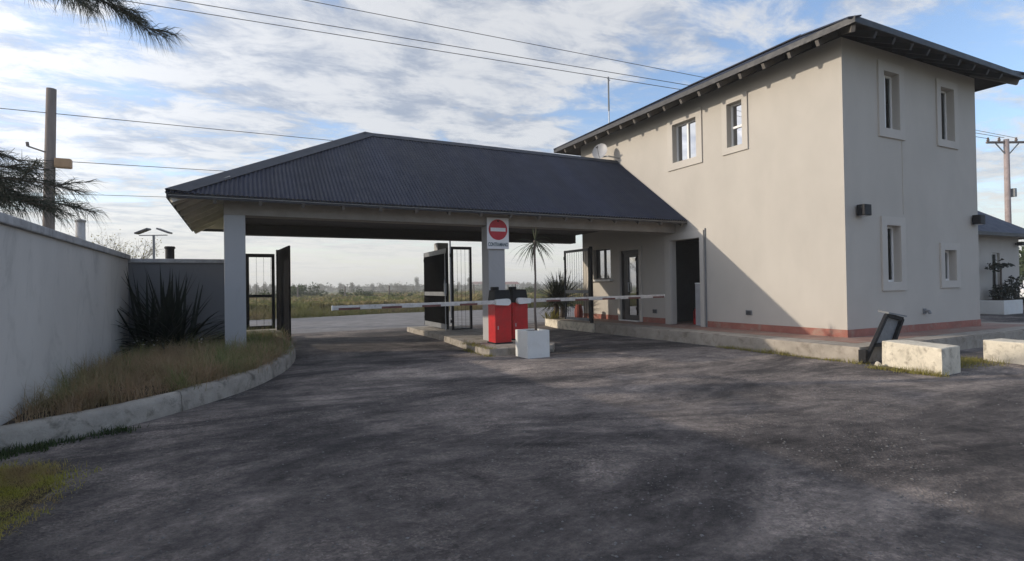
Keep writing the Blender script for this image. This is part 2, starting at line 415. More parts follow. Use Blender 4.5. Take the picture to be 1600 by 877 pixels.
def thing(name, loc, label, cat, group=None):
    o = bpy.data.objects.new(name, None); COL.objects.link(o)
    o.empty_display_size = 0.2; o.location = loc
    return tag(o, label, cat, group)
def copy_tree(o, parent=None):
    c = o.copy(); COL.objects.link(c); c.parent = parent
    for ch in [k for k in o.children]:
        copy_tree(ch, c)
    return c
def struct(o): o['kind'] = 'structure'; return o
def stuff(o): o['kind'] = 'stuff'; return o
def rough_edges(o, amt, cuts=6, seed=0, scale=4.0):
    """subdivide and displace a mesh a little so that cast concrete does not read as a perfect box"""
    bm = bmesh.new(); bm.from_mesh(o.data)
    bmesh.ops.subdivide_edges(bm, edges=[e for e in bm.edges if e.calc_length() > 0.12], cuts=cuts, use_grid_fill=True)
    for v in bm.verts:
        d = noise.noise_vector(v.co * scale + Vector((seed, 0, 0))) * amt + noise.noise_vector(v.co * scale * 4) * amt * 0.4
        v.co += d
    bm.to_mesh(o.data); bm.free()

# ------------------------------------------------------------------ ground, driveway, road
g = MB().quad((-1200, -1200, -0.02), (1200, -1200, -0.02), (1200, 1200, -0.02), (-1200, 1200, -0.02)).build('ground', MT['ground']); struct(g)
far_edge = [(-60, 26.5), (-8, 27.6), (2.86, 29.2), (7.5, 30.9), (19.2, 31.5), (80, 33.0)]
near_road = [(-60, 18.2), (-6, 18.4), (1, 18.9), (5.5, 19.2), (10, 18.6), (16, 19.0), (80, 20.0)]
b = MB()
drive = [(-2.2, -12), (90, -12), (90, 12.5), (40, 14.0), (18, 17.5), (10.6, 18.9), (5.5, 19.4), (1, 19.2), (0.2, 17.6), (0.5, 12), (-0.3, 8.3), (-1.7, 6.8), (-2.2, 6.4)]
b.v = [(x, y, 0.0) for x, y in drive]; b.f = [tuple(range(len(drive)))]
struct(b.build('driveway', MT['asphalt']))
b = MB(); pts = near_road + far_edge[::-1]
b.v = [(x, y, 0.004) for x, y in pts]; b.f = [tuple(range(len(pts)))]
struct(b.build('road', MT['road']))

# raised walkway slab round the house, with a red-painted tread against the walls
slab_poly = [(9.63, 5.72), (18.2, 5.82), (18.2, 16.6), (11.0, 17.2), (10.35, 17.45), (9.98, 17.0), (9.62, 15.6), (9.62, 12.0), (9.64, 9.0)]
o = MB().prism(slab_poly, -0.1, 0.27).build('pavement', MT['slab'])
bm = bmesh.new(); bm.from_mesh(o.data)
bmesh.ops.bevel(bm, geom=[e for e in bm.edges if all(v.co.z > 0.2 for v in e.verts)], offset=0.025, segments=2, affect='EDGES')
bm.to_mesh(o.data); bm.free(); struct(o)
o = MB().quad((10.25, 6.15, 0.274), (17.6, 6.25, 0.274), (17.6, 16.3, 0.274), (10.3, 15.6, 0.274)).build('path', MT['floor']); struct(o)

# ------------------------------------------------------------------ two storey house
XA, XB, YA, YB = 11.14, 16.53, 6.86, 16.37
house = thing('two_storey_house', (XA, YA, 0.27), 'beige two storey house with dark hipped roof and red painted skirting', 'house')
def holed_wall(mb, P, u0_, u1_, z0, z1, holes, depth):
    """P(u,z,d) -> point, d = depth behind the face"""
    us = sorted({u0_, u1_} | {h[0] for h in holes} | {h[1] for h in holes})
    zs = sorted({z0, z1} | {h[2] for h in holes} | {h[3] for h in holes})
    for a, b2 in zip(us, us[1:]):
        for c, d in zip(zs, zs[1:]):
            mu, mz = (a + b2) / 2, (c + d) / 2
            if any(h[0] < mu < h[1] and h[2] < mz < h[3] for h in holes): continue
            mb.quad(P(a, c, 0), P(b2, c, 0), P(b2, d, 0), P(a, d, 0))
    for h in holes:
        a, b2, c, d = h[:4]; dp = h[4] if len(h) > 4 else depth
        mb.quad(P(a, c, 0), P(a, d, 0), P(a, d, dp), P(a, c, dp))
        mb.quad(P(b2, c, 0), P(b2, c, dp), P(b2, d, dp), P(b2, d, 0))
        mb.quad(P(a, d, 0), P(b2, d, 0), P(b2, d, dp), P(a, d, dp))
        mb.quad(P(a, c, 0), P(a, c, dp), P(b2, c, dp), P(b2, c, 0))
PA = lambda y, z, d: (XA + d, y, z)
PB = lambda x, z, d: (x, YA + d, z)
WT = 6.46
mb = MB()
winA = [(10.83, 11.72, 4.87, 5.95), (9.33, 9.79, 4.85, 5.95)]
opening = (10.76, 11.86, 0.27, 2.66, 0.16)
doorA = (13.28, 14.22, 0.27, 2.52, 0.16)
winG = (14.72, 15.72, 1.62, 2.66)
holed_wall(mb, PA, YA, YB, 0.0, WT, winA + [opening, doorA, winG], 0.22)
winB = [(12.57, 13.15, 4.75, 6.0), (14.87, 15.46, 4.75, 6.0), (12.56, 13.08, 1.40, 2.63), (14.88, 15.40, 1.41, 2.13)]
holed_wall(mb, PB, XA, XB, 0.0, WT, winB, 0.22)
mb.quad((XB, YA, 0), (XB, YB, 0), (XB, YB, WT), (XB, YA, WT))
mb.quad((XA, YB, 0), (XB, YB, 0), (XB, YB, WT), (XA, YB, WT))
# niche back wall
wall = mb.build('wall', MT['wall'], house)
# inner floor and back lining so that windows look into dim rooms
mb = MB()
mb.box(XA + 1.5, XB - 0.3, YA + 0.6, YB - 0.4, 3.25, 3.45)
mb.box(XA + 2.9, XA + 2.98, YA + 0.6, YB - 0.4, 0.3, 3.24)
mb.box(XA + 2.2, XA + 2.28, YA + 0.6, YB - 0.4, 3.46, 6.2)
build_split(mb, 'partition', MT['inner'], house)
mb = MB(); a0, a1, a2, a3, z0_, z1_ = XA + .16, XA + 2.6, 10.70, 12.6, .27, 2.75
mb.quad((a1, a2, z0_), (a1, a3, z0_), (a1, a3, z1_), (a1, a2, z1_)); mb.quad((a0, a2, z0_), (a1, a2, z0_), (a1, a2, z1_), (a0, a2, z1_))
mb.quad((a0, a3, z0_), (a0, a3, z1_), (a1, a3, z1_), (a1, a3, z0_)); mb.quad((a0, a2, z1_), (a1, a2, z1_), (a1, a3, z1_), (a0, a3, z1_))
mb.build('store_room', MT['inner'], house)  # lining coloured darker than the wall to hold the opening's shade
# skirting strip in short runs, standing proud of the wall
mb = MB()
for a, c in ((YA - 0.008, 10.56), (12.12, 13.14), (14.34, YB)):
    mb.box(XA - 0.010, XA, a, c, 0.2, 0.43)
mb.box(XA, XB + 0.008, YA - 0.010, YA, 0.2, 0.43)
build_split(mb, 'skirting', MT['redfloor'], house)
def window(P, sgn, hole, trim=0.19, style='slide', curtain=None, frame='alu', label=None, surround=True, top=None):
    a, b2, c, d = hole
    w = bpy.data.objects.new('window', None); COL.objects.link(w); w.parent = house
    cen = Vector(P((a + b2) / 2, c, 0)); w.location = cen - world_loc(house)
    if label: w['label'] = label
    if surround:
        m = MB(); t = trim; pr = -0.035
        e = 0.003
        def piece(ua, ub, za, zb):
            m.hexa([P(ua, za, pr), P(ub, za, pr), P(ub, za, e), P(ua, za, e), P(ua, zb, pr), P(ub, zb, pr), P(ub, zb, e), P(ua, zb, e)])
        piece(a - t, b2 + t, c - t, c - 0.001); piece(a - t, b2 + t, d + 0.001, d + t)
        piece(a - t, a - 0.001, c - 0.001, d + 0.001); piece(b2 + 0.001, b2 + t, c - 0.001, d + 0.001)
        m.build('surround', MT['trim'], w)
    fm = MB(); gm = MB(); q = 0.045; D0, D1 = 0.13, 0.18
    def fb(ua, ub, za, zb, d0=D0, d1=D1):
        fm.hexa([P(ua, za, d0), P(ub, za, d0), P(ub, za, d1), P(ua, za, d1), P(ua, zb, d0), P(ub, zb, d0), P(ub, zb, d1), P(ua, zb, d1)])
    fb(a, b2, c, c + q); fb(a, b2, d - q, d); fb(a, a + q, c + q, d - q); fb(b2 - q, b2, c + q, d - q)
    mid = (a + b2) / 2
    if style == 'slide':
        fb(mid - q * 0.6, mid + q * 0.6, c + q, d - q, D0 - 0.012, D1 - 0.004)
    elif style == 'hung':
        zm = c + (d - c) * 0.46
        fb(a + q, b2 - q, zm - q * 0.6, zm + q * 0.6, D0 - 0.012, D1 - 0.004)
    fm.build('frame', MT[frame], w)
    gm.quad(P(a + q, c + q, 0.155), P(b2 - q, c + q, 0.155), P(b2 - q, d - q, 0.155), P(a + q, d - q, 0.155))
    gm.build('pane', MT['glass'], w)
    if curtain:
        cm = MB(); n = 40; ua, ub = a + (b2 - a) * curtain[0], a + (b2 - a) * curtain[1]
        for i in range(n):
            u1, u2 = ua + (ub - ua) * i / n, ua + (ub - ua) * (i + 1) / n
            w1, w2 = 0.30 + 0.03 * math.sin(i * 1.1), 0.30 + 0.03 * math.sin((i + 1) * 1.1)
            cm.quad(P(u1, c - 0.05, w1), P(u2, c - 0.05, w2), P(u2, d + 0.05, w2), P(u1, d + 0.05, w1))
        cm.build('curtain', MT['curtain'], w)
    return w
window(PA, 1, winA[0], 0.20, 'slide', (0.0, 0.95), 'alu', 'wide upper sliding window with a cream curtain')
window(PA, 1, winA[1], 0.16, 'hung', (0.0, 0.62), 'alu', 'narrow upper window in two sashes')
window(PB, 1, winB[0], 0.20, 'slide', (0.5, 1.0), 'alu', 'tall upper window nearest the house corner')
window(PB, 1, winB[1], 0.17, 'slide', (0.45, 1.0), 'alu', 'tall upper window at the far end of the shaded wall')
window(PB, 1, winB[2], 0.19, 'slide', (0.55, 1.0), 'alu', 'tall ground floor window beside the square lamp')
window(PB, 1, winB[3], 0.17, 'slide', (0.3, 1.0), 'alu', 'small square ground floor window')
wg = window(PA, 1, winG, 0.1, 'slide', None, 'bronze', 'dark framed gatehouse window with a pale sill', surround=False)
m = MB(); m.box(XA - 0.12, XA + 0.10, 14.62, 15.82, 1.555, 1.615); m.build('sill', MT['white'], wg, 0.006)
m = MB(); m.box(XA + 0.02, XA + 0.07, 14.70, 14.76, 1.62, 2.66); m.build('jamb', MT['white'], wg)

# opening surround (pilasters and lintel)
m = MB()
m.box(XA - 0.06, XA + 0.002, 10.62, 10.757, 0.27, 2.86)
m.box(XA - 0.06, XA + 0.002, 11.863, 12.10, 0.27, 2.86)
m.box(XA - 0.06, XA + 0.002, 10.757, 11.863, 2.664, 2.86)
m.build('opening_surround', MT['trim'], house)
m = MB(); m.tube([(XA - 0.02, 10.585, 0.27), (XA - 0.02, 10.585, 2.9)], 0.016, 10); m.build('edge_shadow_tube', MT['greymetal'], house)  # grey tube drawn in place of the pilaster's edge shadow line
# entrance door
dr = bpy.data.objects.new('door', None); COL.objects.link(dr); dr.parent = house
dr.location = Vector((XA, 13.75, 0.27)) - house.location
m = MB()
m.box(XA + 0.05, XA + 0.12, 14.14, 14.22, 0.29, 2.52); m.box(XA + 0.05, XA + 0.12, 13.28, 13.36, 0.29, 2.52); m.box(XA + 0.05, XA + 0.12, 13.36, 14.14, 2.42, 2.52)
m.build('door_frame', MT['bronze'], dr)
m = MB()
m.box(XA + 0.07, XA + 0.11, 13.90, 14.135, 0.29, 2.415); m.box(XA + 0.07, XA + 0.11, 13.365, 13.44, 0.29, 2.415)
m.box(XA + 0.07, XA + 0.11, 13.44, 13.90, 0.29, 0.46); m.box(XA + 0.07, XA + 0.11, 13.44, 13.90, 2.30, 2.415)
m.build('door_leaf', MT['bronze'], dr)
m = MB(); m.quad((XA + 0.09, 13.44, 0.46), (XA + 0.09, 13.90, 0.46), (XA + 0.09, 13.90, 2.30), (XA + 0.09, 13.44, 2.30)); m.build('pane', MT['glass'], dr)
m = MB(); m.tube([(XA + 0.03, 13.86, 1.2), (XA + 0.03, 13.86, 1.5)], 0.014, 8); m.tube([(XA + 0.03, 13.86, 1.22), (XA + 0.08, 13.86, 1.22)], 0.01, 6); m.tube([(XA + 0.03, 13.86, 1.48), (XA + 0.08, 13.86, 1.48)], 0.01, 6)
m.build('handle', MT['steel'], dr)
m = MB(); m.box(XA - 0.03, XA + 0.003, 13.16, 13.276, 0.27, 2.62); m.box(XA - 0.03, XA + 0.003, 14.223, 14.33, 0.27, 2.62); m.box(XA - 0.03, XA + 0.003, 13.276, 14.223, 2.523, 2.62); m.build('architrave', MT['trim'], dr)
m = MB(); m.box(XA - 0.10, XA + 0.04, 13.29, 14.21, 0.272, 0.30); m.build('threshold', MT['white'], dr)
# small service covers and outlet
for (y, z, label) in ((9.25, 0.70, 'low vent by the shadow edge'), (12.60, 0.62, 'low vent between door and opening')):
    m = MB(); m.box(XA - 0.02, XA + 0.001, y - 0.09, y + 0.09, z - 0.06, z + 0.06); v = m.build('vent', MT['greymetal'], house, 0.006); v['label'] = label
    m = MB()
    for k in range(4): m.box(XA - 0.03, XA - 0.021, y - 0.07, y + 0.07, z - 0.045 + k * 0.024, z - 0.035 + k * 0.024)
    m.build('louvre', MT['blackmetal'], v)
m = MB(); m.tube([(14.0, YA, 0.72), (14.0, YA - 0.10, 0.72), (14.0, YA - 0.12, 0.66)], 0.035, 10); m.box(13.94, 14.06, YA - 0.02, YA - 0.001, 0.66, 0.78); m.build('outlet_pipe', MT['greymetal'], house)
m = MB(); m.box(13.245, 13.262, YA - 0.012, YA + 0.001, 2.9, 4.53); m.build('wall_joint', MT['wall'], house)

# hipped roof: sheet slab, fascia gutter, rafters
def hip_roof(parent, x0, x1, y0, y1, z, pitch, th, axis, m_top, m_under, pitch_len=0.1, amp=0.012, corrugate=True, end0=True, end1=True, hip=None):
    pass
EX0, EX1, EY0, EY1, EZ = 10.44, 17.23, 6.16, 17.07, 6.40
hp = math.tan(rad(27)); hw = (EX1 - EX0) / 2; xm = (EX0 + EX1) / 2; RZ = EZ + hp * hw
def corr_plane(m, org, du, dv, wu, height_fn, amp, nrm, pitch, per=6):
    """org + du*u (along the eave, 0..wu) + dv*v (up the slope, 0..height_fn(u)); corrugated along u"""
    n = max(2, int(wu / pitch * per)); prev = None
    org, du, dv, nrm = Vector(org), Vector(du), Vector(dv), Vector(nrm)
    for i in range(n + 1):
        u = wu * i / n; hgt = height_fn(u)
        w = amp * math.sin(2 * math.pi * u / pitch)
        a = org + du * u + nrm * w; b_ = a + dv * hgt
        if prev: m.quad(prev[0], a, b_, prev[1])
        prev = (a, b_)
roof = MB()
sl = math.sqrt(1 + hp * hp)
LY = EY1 - EY0; LX = EX1 - EX0
hA = lambda u: min(hw, u, LY - u)
hB = lambda u: min(u, LX - u)
corr_plane(roof, (EX0, EY0, EZ), (0, 1, 0), (1, 0, hp), LY, hA, 0.012, Vector((-hp, 0, 1)).normalized(), 0.1, 4)
corr_plane(roof, (EX1, EY0, EZ), (0, 1, 0), (-1, 0, hp), LY, hA, 0.012, Vector((hp, 0, 1)).normalized(), 0.1, 4)
corr_plane(roof, (EX0, EY0, EZ), (1, 0, 0), (0, 1, hp), LX, hB, 0.012, Vector((0, -hp, 1)).normalized(), 0.1, 4)
corr_plane(roof, (EX0, EY1, EZ), (1, 0, 0), (0, -1, hp), LX, hB, 0.012, Vector((0, hp, 1)).normalized(), 0.1, 4)
rf = roof.build('roof', MT['roof'], house, smooth=True)
cap = MB()
RY0, RY1 = EY0 + hw, EY1 - hw
for a, b2 in (((EX0, EY0, EZ), (xm, RY0, RZ)), ((EX1, EY0, EZ), (xm, RY0, RZ)), ((EX0, EY1, EZ), (xm, RY1, RZ)), ((EX1, EY1, EZ), (xm, RY1, RZ)), ((xm, RY0, RZ), (xm, RY1, RZ))):
    a, b2 = Vector(a), Vector(b2); cap.bar(a + Vector((0, 0, 0.02)), b2 + Vector((0, 0, 0.02)), 0.22, 0.03)
cap.build('ridge_cap', MT['roof'], rf)
und = MB(); dz = -0.05
E_ = [(EX0 + .02, EY0 + .02, EZ + dz), (EX1 - .02, EY0 + .02, EZ + dz), (EX1 - .02, EY1 - .02, EZ + dz), (EX0 + .02, EY1 - .02, EZ + dz)]
R_ = [(xm, RY0, RZ + dz), (xm, RY1, RZ + dz)]
und.quad(E_[0], E_[3], R_[1], R_[0]); und.quad(E_[1], E_[2], R_[1], R_[0]); und.tri(E_[0], E_[1], R_[0]); und.tri(E_[2], E_[3], R_[1])
und.build('soffit', MT['darkwood'], rf)
fa = MB()
for (x0, x1, y0, y1) in ((EX0 - .012, EX0 + .018, EY0 - .012, EY1 + .012), (EX1 - .018, EX1 + .012, EY0 - .012, EY1 + .012), (EX0 + .019, EX1 - .019, EY0 - .012, EY0 + .018), (EX0 + .019, EX1 - .019, EY1 - .018, EY1 + .012)):
    fa.box(x0, x1, y0, y1, EZ - 0.085, EZ + 0.035)
fa.build('fascia', MT['fascia'], rf)
# rafter tails: along the sunlit wall and the shaded wall
def rafter(p0, p1, m, parent, w=0.07, h=0.12):
    r = MB(); r.bar(p0, p1, w, h); r.build('rafter', m, parent)
k = 0; y = 6.95
while y < 16.6:
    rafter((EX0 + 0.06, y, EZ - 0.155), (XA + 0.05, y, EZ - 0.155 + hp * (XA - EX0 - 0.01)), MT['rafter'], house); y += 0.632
x = 11.2
while x < 16.6:
    rafter((x, EY0 + 0.06, EZ - 0.155), (x, YA + 0.05, EZ - 0.155 + hp * 0.69), MT['fascia'], house); x += 0.632  # eave shade on this side is put into a darker rafter colour
rafter((EX0 + 0.08, EY0 + 0.08, EZ - 0.155), (XA + 0.05, YA + 0.05, EZ - 0.155 + hp * 0.67), MT['rafter'], house)
rafter((EX1 - 0.08, EY0 + 0.08, EZ - 0.155), (XB - 0.05, YA + 0.05, EZ - 0.155 + hp * 0.67), MT['rafter'], house)

# lamps on the shaded wall
for x, lab in ((11.60, 'black cube lamp on the grey wall near the house corner'), (16.30, 'black cube lamp on the grey wall at its far right edge')):
    L = thing('wall_lamp', (x, YA, 2.89), lab, 'lamp', 'black cube wall lamps')
    MB().box(x - .12, x + .12, YA - .20, YA - .03, 2.78, 3.01).build('housing', MT['blackmetal'], L, 0.012)
    MB().box(x - .06, x + .06, YA - .03, YA - .001, 2.84, 2.95).build('bracket', MT['blackmetal'], L)
    MB().box(x - .09, x + .09, YA - .17, YA - .06, 2.772, 2.779).build('lens', MT['signwhite'], L)

# ------------------------------------------------------------------ carport canopy
CX0, CX1, CY0, CY1, CZ, RX, RYc, RZc = -1.12, 11.12, 11.2, 17.34, 3.17, 3.0, 14.27, 5.45
port = thing('carport_canopy', (5.5, 14.2, 0.0), 'drive-through gate canopy with dark corrugated hipped roof on grey pillars', 'canopy')
pf = (RZc - CZ) / (RYc - CY0); ps = (RZc - CZ) / (RX - CX0)
roof = MB()
LX = CX1 - CX0
hF = lambda u: min(RYc - CY0, u * (RYc - CY0) / (RX - CX0))
corr_plane(roof, (CX0, CY0, CZ), (1, 0, 0), (0, 1, pf), LX, hF, 0.012, Vector((0, -pf, 1)).normalized(), 0.080, 8)
corr_plane(roof, (CX0, CY1, CZ), (1, 0, 0), (0, -1, pf), LX, hF, 0.016, Vector((0, pf, 1)).normalized(), 0.105, 4)
LYc = CY1 - CY0
hS = lambda u: min(u, LYc - u) * (RX - CX0) / (RYc - CY0)
corr_plane(roof, (CX0, CY0, CZ), (0, 1, 0), (1, 0, ps), LYc, hS, 0.007, Vector((-ps, 0, 1)).normalized(), 0.105, 6)
rf = roof.build('roof', MT['roof'], port, smooth=True)
cap = MB()
top = Vector((RX, RYc, RZc))
def cap_strip(a, b2, da, db, w=0.16, lift=0.022):
    """folded sheet cap: two flaps, one on each slope"""
    a, b2, da, db = Vector(a), Vector(b2), Vector(da), Vector(db)
    n_ = Vector((0, 0, lift))
    cap.quad(a + n_ * 2, b2 + n_ * 2, b2 + da * w + n_, a + da * w + n_)
    cap.quad(a + n_ * 2, a + db * w + n_, b2 + db * w + n_, b2 + n_ * 2)
fdown = Vector((0, -1, -pf)).normalized(); bdown = Vector((0, 1, -pf)).normalized(); sdown = Vector((-1, 0, -ps)).normalized()
hipdirF = Vector((1, 0, 0)) ; hipdirS = Vector((0, 1, 0))
cap_strip(top, (CX1, RYc, RZc), fdown, bdown)
cap_strip((CX0, CY0, CZ), top, (1, 0, 0), Vector((0, 1, 0)), .34, .03)
cap_strip((CX0, CY1, CZ), top, (1, 0, 0), Vector((0, -1, 0)))
cap.build('ridge_cap', MT['cap'], rf)
# painted boards under the overhang, following the slope
und = MB(); dz = -0.045
e0, e1, e2, e3 = (CX0 + .02, CY0 + .02, CZ + dz), (CX1, CY0 + .02, CZ + dz), (CX1, CY1 - .02, CZ + dz), (CX0 + .02, CY1 - .02, CZ + dz)
t0, t1 = (RX, RYc, RZc + dz), (CX1, RYc, RZc + dz)
und.quad(e0, e1, t1, t0); und.quad(e2, e3, t0, t1); und.tri(e3, e0, t0)
und.build('soffit', MT['soffit'], rf)
fa = MB()
fa.box(CX0 + .02, CX0 + .05, CY0 + .02, CY1 - .02, CZ - .10, CZ - .005)
fa.box(CX0 + .051, CX1, CY0 + .03, CY0 + .06, CZ - .085, CZ - .005)
fa.box(CX0 + .051, CX1, CY1 - .06, CY1 - .03, CZ - .085, CZ - .005)
fa.build('fascia', MT['fascia'], rf)
# pillars
for (x0, x1, y0, y1, zb) in ((-.22, .15, 11.70, 12.07, -.05), (5.30, 5.73, 11.70, 12.10, -.05), (5.80, 6.17, 16.8, 17.15, -.05), (-.22, .15, 16.8, 17.15, -.05)):
    MB().box(x0, x1, y0, y1, zb, 2.879).build('pillar', MT['pillar'], port, 0.012)
# ring beam, ceiling
BZ0, BZ1 = 2.88, 3.30
MB().box(-.22, XA - 0.005, 11.69, 12.08, BZ0, BZ1).build('beam', MT['beam'], port)
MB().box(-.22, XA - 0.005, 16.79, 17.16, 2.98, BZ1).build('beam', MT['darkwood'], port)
MB().box(-.22, .15, 12.08, 16.79, BZ0 + .04, BZ1).build('beam', MT['beam'], port)
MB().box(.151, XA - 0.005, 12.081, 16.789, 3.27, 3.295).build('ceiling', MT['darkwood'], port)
x = -0.35
while x < 11.0:
    rafter((x, CY0 + .05, CZ - .115), (x, 11.72, CZ - .115 + pf * .47), MT['rafter'], port, 0.06, 0.10)
    x += 0.755
y = 11.9
while y < 17.0:
    rafter((CX0 + .05, y, CZ - .10), (-.2, y, CZ - .10 + ps * .87), MT['soffit'], port, 0.06, 0.09); y += 0.8
rafter((CX0 + .08, CY1 - .08, CZ - .11), (-.1, 17.0, CZ - .11 + ps * .95), MT['soffit'], port, 0.07, 0.12)
rafter((CX0 + .08, CY0 + .08, CZ - .11), (-.1, 11.8, CZ - .11 + ps * .95), MT['soffit'], port, 0.07, 0.12)

# no-entry sign on the middle pillar
sg = thing('no_entry_sign', (5.53, 11.66, 2.32), 'white board with red no entry disc fixed to the middle pillar', 'sign')
MB().box(5.245, 5.815, 11.645, 11.66, 2.32, 3.06).build('board', MT['signwhite'], sg, 0.004)
MB().box(5.40, 5.66, 11.66, 11.70, 2.5, 2.56).build('bracket', MT['steel'], sg)
def disc(m, cx, cz, r, y, n=48):
    i = len(m.v); m.v += [(cx + r * math.cos(2 * math.pi * k / n), y, cz + r * math.sin(2 * math.pi * k / n)) for k in range(n)]
    m.f.append(tuple(range(i, i + n)))
m = MB(); disc(m, 5.53, 2.775, 0.245, 11.642); m.build('red_disc', MT['signred'], sg)
MB().box(5.335, 5.725, 11.635, 11.640, 2.735, 2.82).build('white_bar', MT['signwhite'], sg)
m = MB(); disc(m, 5.53, 2.98, 0.022, 11.638, 16); m.build('bolt', MT['blackmetal'], sg)
cu = bpy.data.curves.new('lettering', 'FONT'); cu.body = 'CONTRAMANO'; cu.size = 0.098; cu.align_x = 'CENTER'; cu.extrude = 0.0015; cu.offset = 0.0022
to = bpy.data.objects.new('lettering_source', cu); COL.objects.link(to)
me = bpy.data.meshes.new_from_object(to.evaluated_get(bpy.context.evaluated_depsgraph_get()))
bpy.data.objects.remove(to)
tm = bpy.data.objects.new('lettering', me); COL.objects.link(tm); me.materials.clear(); me.materials.append(MT['signtext'])
tm.parent = sg; tm.rotation_euler = (rad(90), 0, 0); tm.location = Vector((5.53, 11.642, 2.385)) - sg.location
tm.scale = (0.52 / max(0.01, tm.dimensions.x),) * 1 + (1.25, 1.0) if tm.dimensions.x else (0.8, 1.25, 1)

# ------------------------------------------------------------------ boundary walls and planting bed
bw = thing('boundary_wall', (-2.1, 6, 0), 'long pale rendered wall with grey coping beside the planting bed', 'wall')
MB().box(-2.22, -2.0, -6.0, 13.55, -.1, 2.09).build('wall_panel', MT['bwall'], bw)
MB().box(-2.27, -1.955, -6.0, 13.55, 2.092, 2.19).build('coping', MT['coping'], bw, 0.015)
b2w = thing('boundary_wall', (-1.1, 13.7, 0), 'short dark grey wall with coping between the long wall and the gate pillar', 'wall')
MB().box(-2.22, -.215, 13.56, 13.78, -.1, 2.03).build('wall_panel', MT['bwall_dark'], b2w)
MB().box(-2.27, -.215, 13.51, 13.83, 2.032, 2.12).build('coping', MT['coping'], b2w, 0.015)
wl_ = thing('wall_light', (-1.28, 13.66, 2.12), 'small black cylinder light standing on the dark wall coping', 'lamp')
MB().lathe([(0.085, 0), (0.085, .22)], (-1.28, 13.66, 2.12)).build('housing', MT['blackmetal'], wl_)
MB().lathe([(0.10, 0.22), (0.105, .245), (0.09, .27), (0.0, .275)], (-1.28, 13.66, 2.12)).build('cap', MT['blackmetal'], wl_)

kp = [(-3.0, 5.95), (-1.95, 6.35), (-1.05, 7.02), (-.35, 7.9), (.25, 8.95), (.78, 10.5), (1.05, 12.0), (1.12, 13.4), (1.08, 15.2), (1.05, 16.2)]
def smooth_path(p, n=8):
    out = []
    for i in range(len(p) - 1):
        p0, p1, p2, p3 = [Vector(p[max(0, min(len(p) - 1, i + k))]) for k in (-1, 0, 1, 2)]
        for j in range(n):
            t = j / n
            out.append(0.5 * ((2 * p1) + (p2 - p0) * t + (2 * p0 - 5 * p1 + 4 * p2 - p3) * t * t + (3 * p1 - p0 - 3 * p2 + p3) * t ** 3))
    out.append(Vector(p[-1])); return out
kpath = smooth_path(kp)
m = MB(); KT = 0.19; prof = [(0, -0.08), (0.004, 0.17), (0.02, 0.215), (0.05, 0.235), (0.14, 0.24), (0.175, 0.22), (KT, 0.17), (KT, -0.08)]
for i, p in enumerate(kpath):
    d = (kpath[min(i + 1, len(kpath) - 1)] - kpath[max(i - 1, 0)]).normalized()
    nrm = Vector((-d.y, d.x))   # to the left of travel = bed side
    for (o_, z) in prof:
        j = noise.noise(Vector((p.x * 3, p.y * 3, z * 5 + o_ * 9))) * 0.014
        q = p + nrm * (o_ + j); m.v.append((q.x, q.y, z + (j if z > 0.1 else 0)))
K = len(prof)
for i in range(len(kpath) - 1):
    for j in range(K - 1):
        a = i * K + j; m.f.append((a, a + K, a + K + 1, a + 1))
m.f.append(tuple(range(K))); m.f.append(tuple((len(kpath) - 1) * K + j for j in range(K))[::-1])
struct(m.build('kerb', MT['kerb'], smooth=True))
m = MB()
for i in (21, 40, 56):
    if i >= len(kpath) - 2: continue
    p = kpath[i]; d = (kpath[i + 1] - kpath[i - 1]).normalized(); nrm = Vector((-d.y, d.x)); prev = None
    for (o_, z) in prof:
        j = noise.noise(Vector((p.x * 3, p.y * 3, z * 5 + o_ * 9))) * 0.014
        q = p + nrm * (o_ + j - (.004 if o_ < .05 else 0)); zq = z + (j + .004 if z > .1 else 0)
        cur = ((q.x - d.x * .003, q.y - d.y * .003, zq), (q.x + d.x * .003, q.y + d.y * .003, zq))
        if prev: m.quad(prev[0], prev[1], cur[1], cur[0])
        prev = cur
struct(m.build('kerb_joint', MT['soil']))
bed = [(p + Vector((-(kpath[min(i + 1, len(kpath) - 1)] - kpath[max(i - 1, 0)]).normalized().y, (kpath[min(i + 1, len(kpath) - 1)] - kpath[max(i - 1, 0)]).normalized().x)) * 0.10) for i, p in enumerate(kpath)]
poly = [(max(p.x, -1.99), p.y) for p in bed if p.x > -2.3] + [(1.0, 16.2), (.4, 16.2), (-.2, 13.5), (-1.99, 13.5)]
m = MB(); m.v = [(x, y, 0.19) for x, y in poly]; m.f = [tuple(range(len(poly)))]
struct(m.build('planting_bed', MT['soil']))
# concrete step under the pedestrian gate
o = MB().box(.16, 1.12, 16.25, 18.2, -.05, .26).build('step', MT['kerb'], None, 0.02); struct(o)

# grass blades helper
def blades(pts, name, m, hmin, hmax, per, wid, lean, segs=3):
    mb_ = MB()
    for (x, y, z) in pts:
        for _ in range(per):
            h = random.uniform(hmin, hmax) * (0.55 + 0.9 * max(0, .5 + noise.noise(Vector((x * 1.1, y * 1.1, 2.0))))); a = random.uniform(0, 6.283); l = random.uniform(0.1, lean) * h
            bx, by = x + random.gauss(0, .045), y + random.gauss(0, .045)
            dx, dy = math.cos(a), math.sin(a); wx, wy = -dy * wid / 2, dx * wid / 2
            prev = None
            for s in range(segs + 1):
                t = s / segs; zz_ = z + h * (t - 0.18 * t * t * (l / h) * 2); px, py = bx + dx * l * t * t, by + dy * l * t * t
                w = (1 - t * 0.85)
                cur = ((px + wx * w, py + wy * w, zz_), (px - wx * w, py - wy * w, zz_))
                if prev: mb_.quad(prev[0], prev[1], cur[1], cur[0])
                prev = cur
    return mb_.build(name, m)
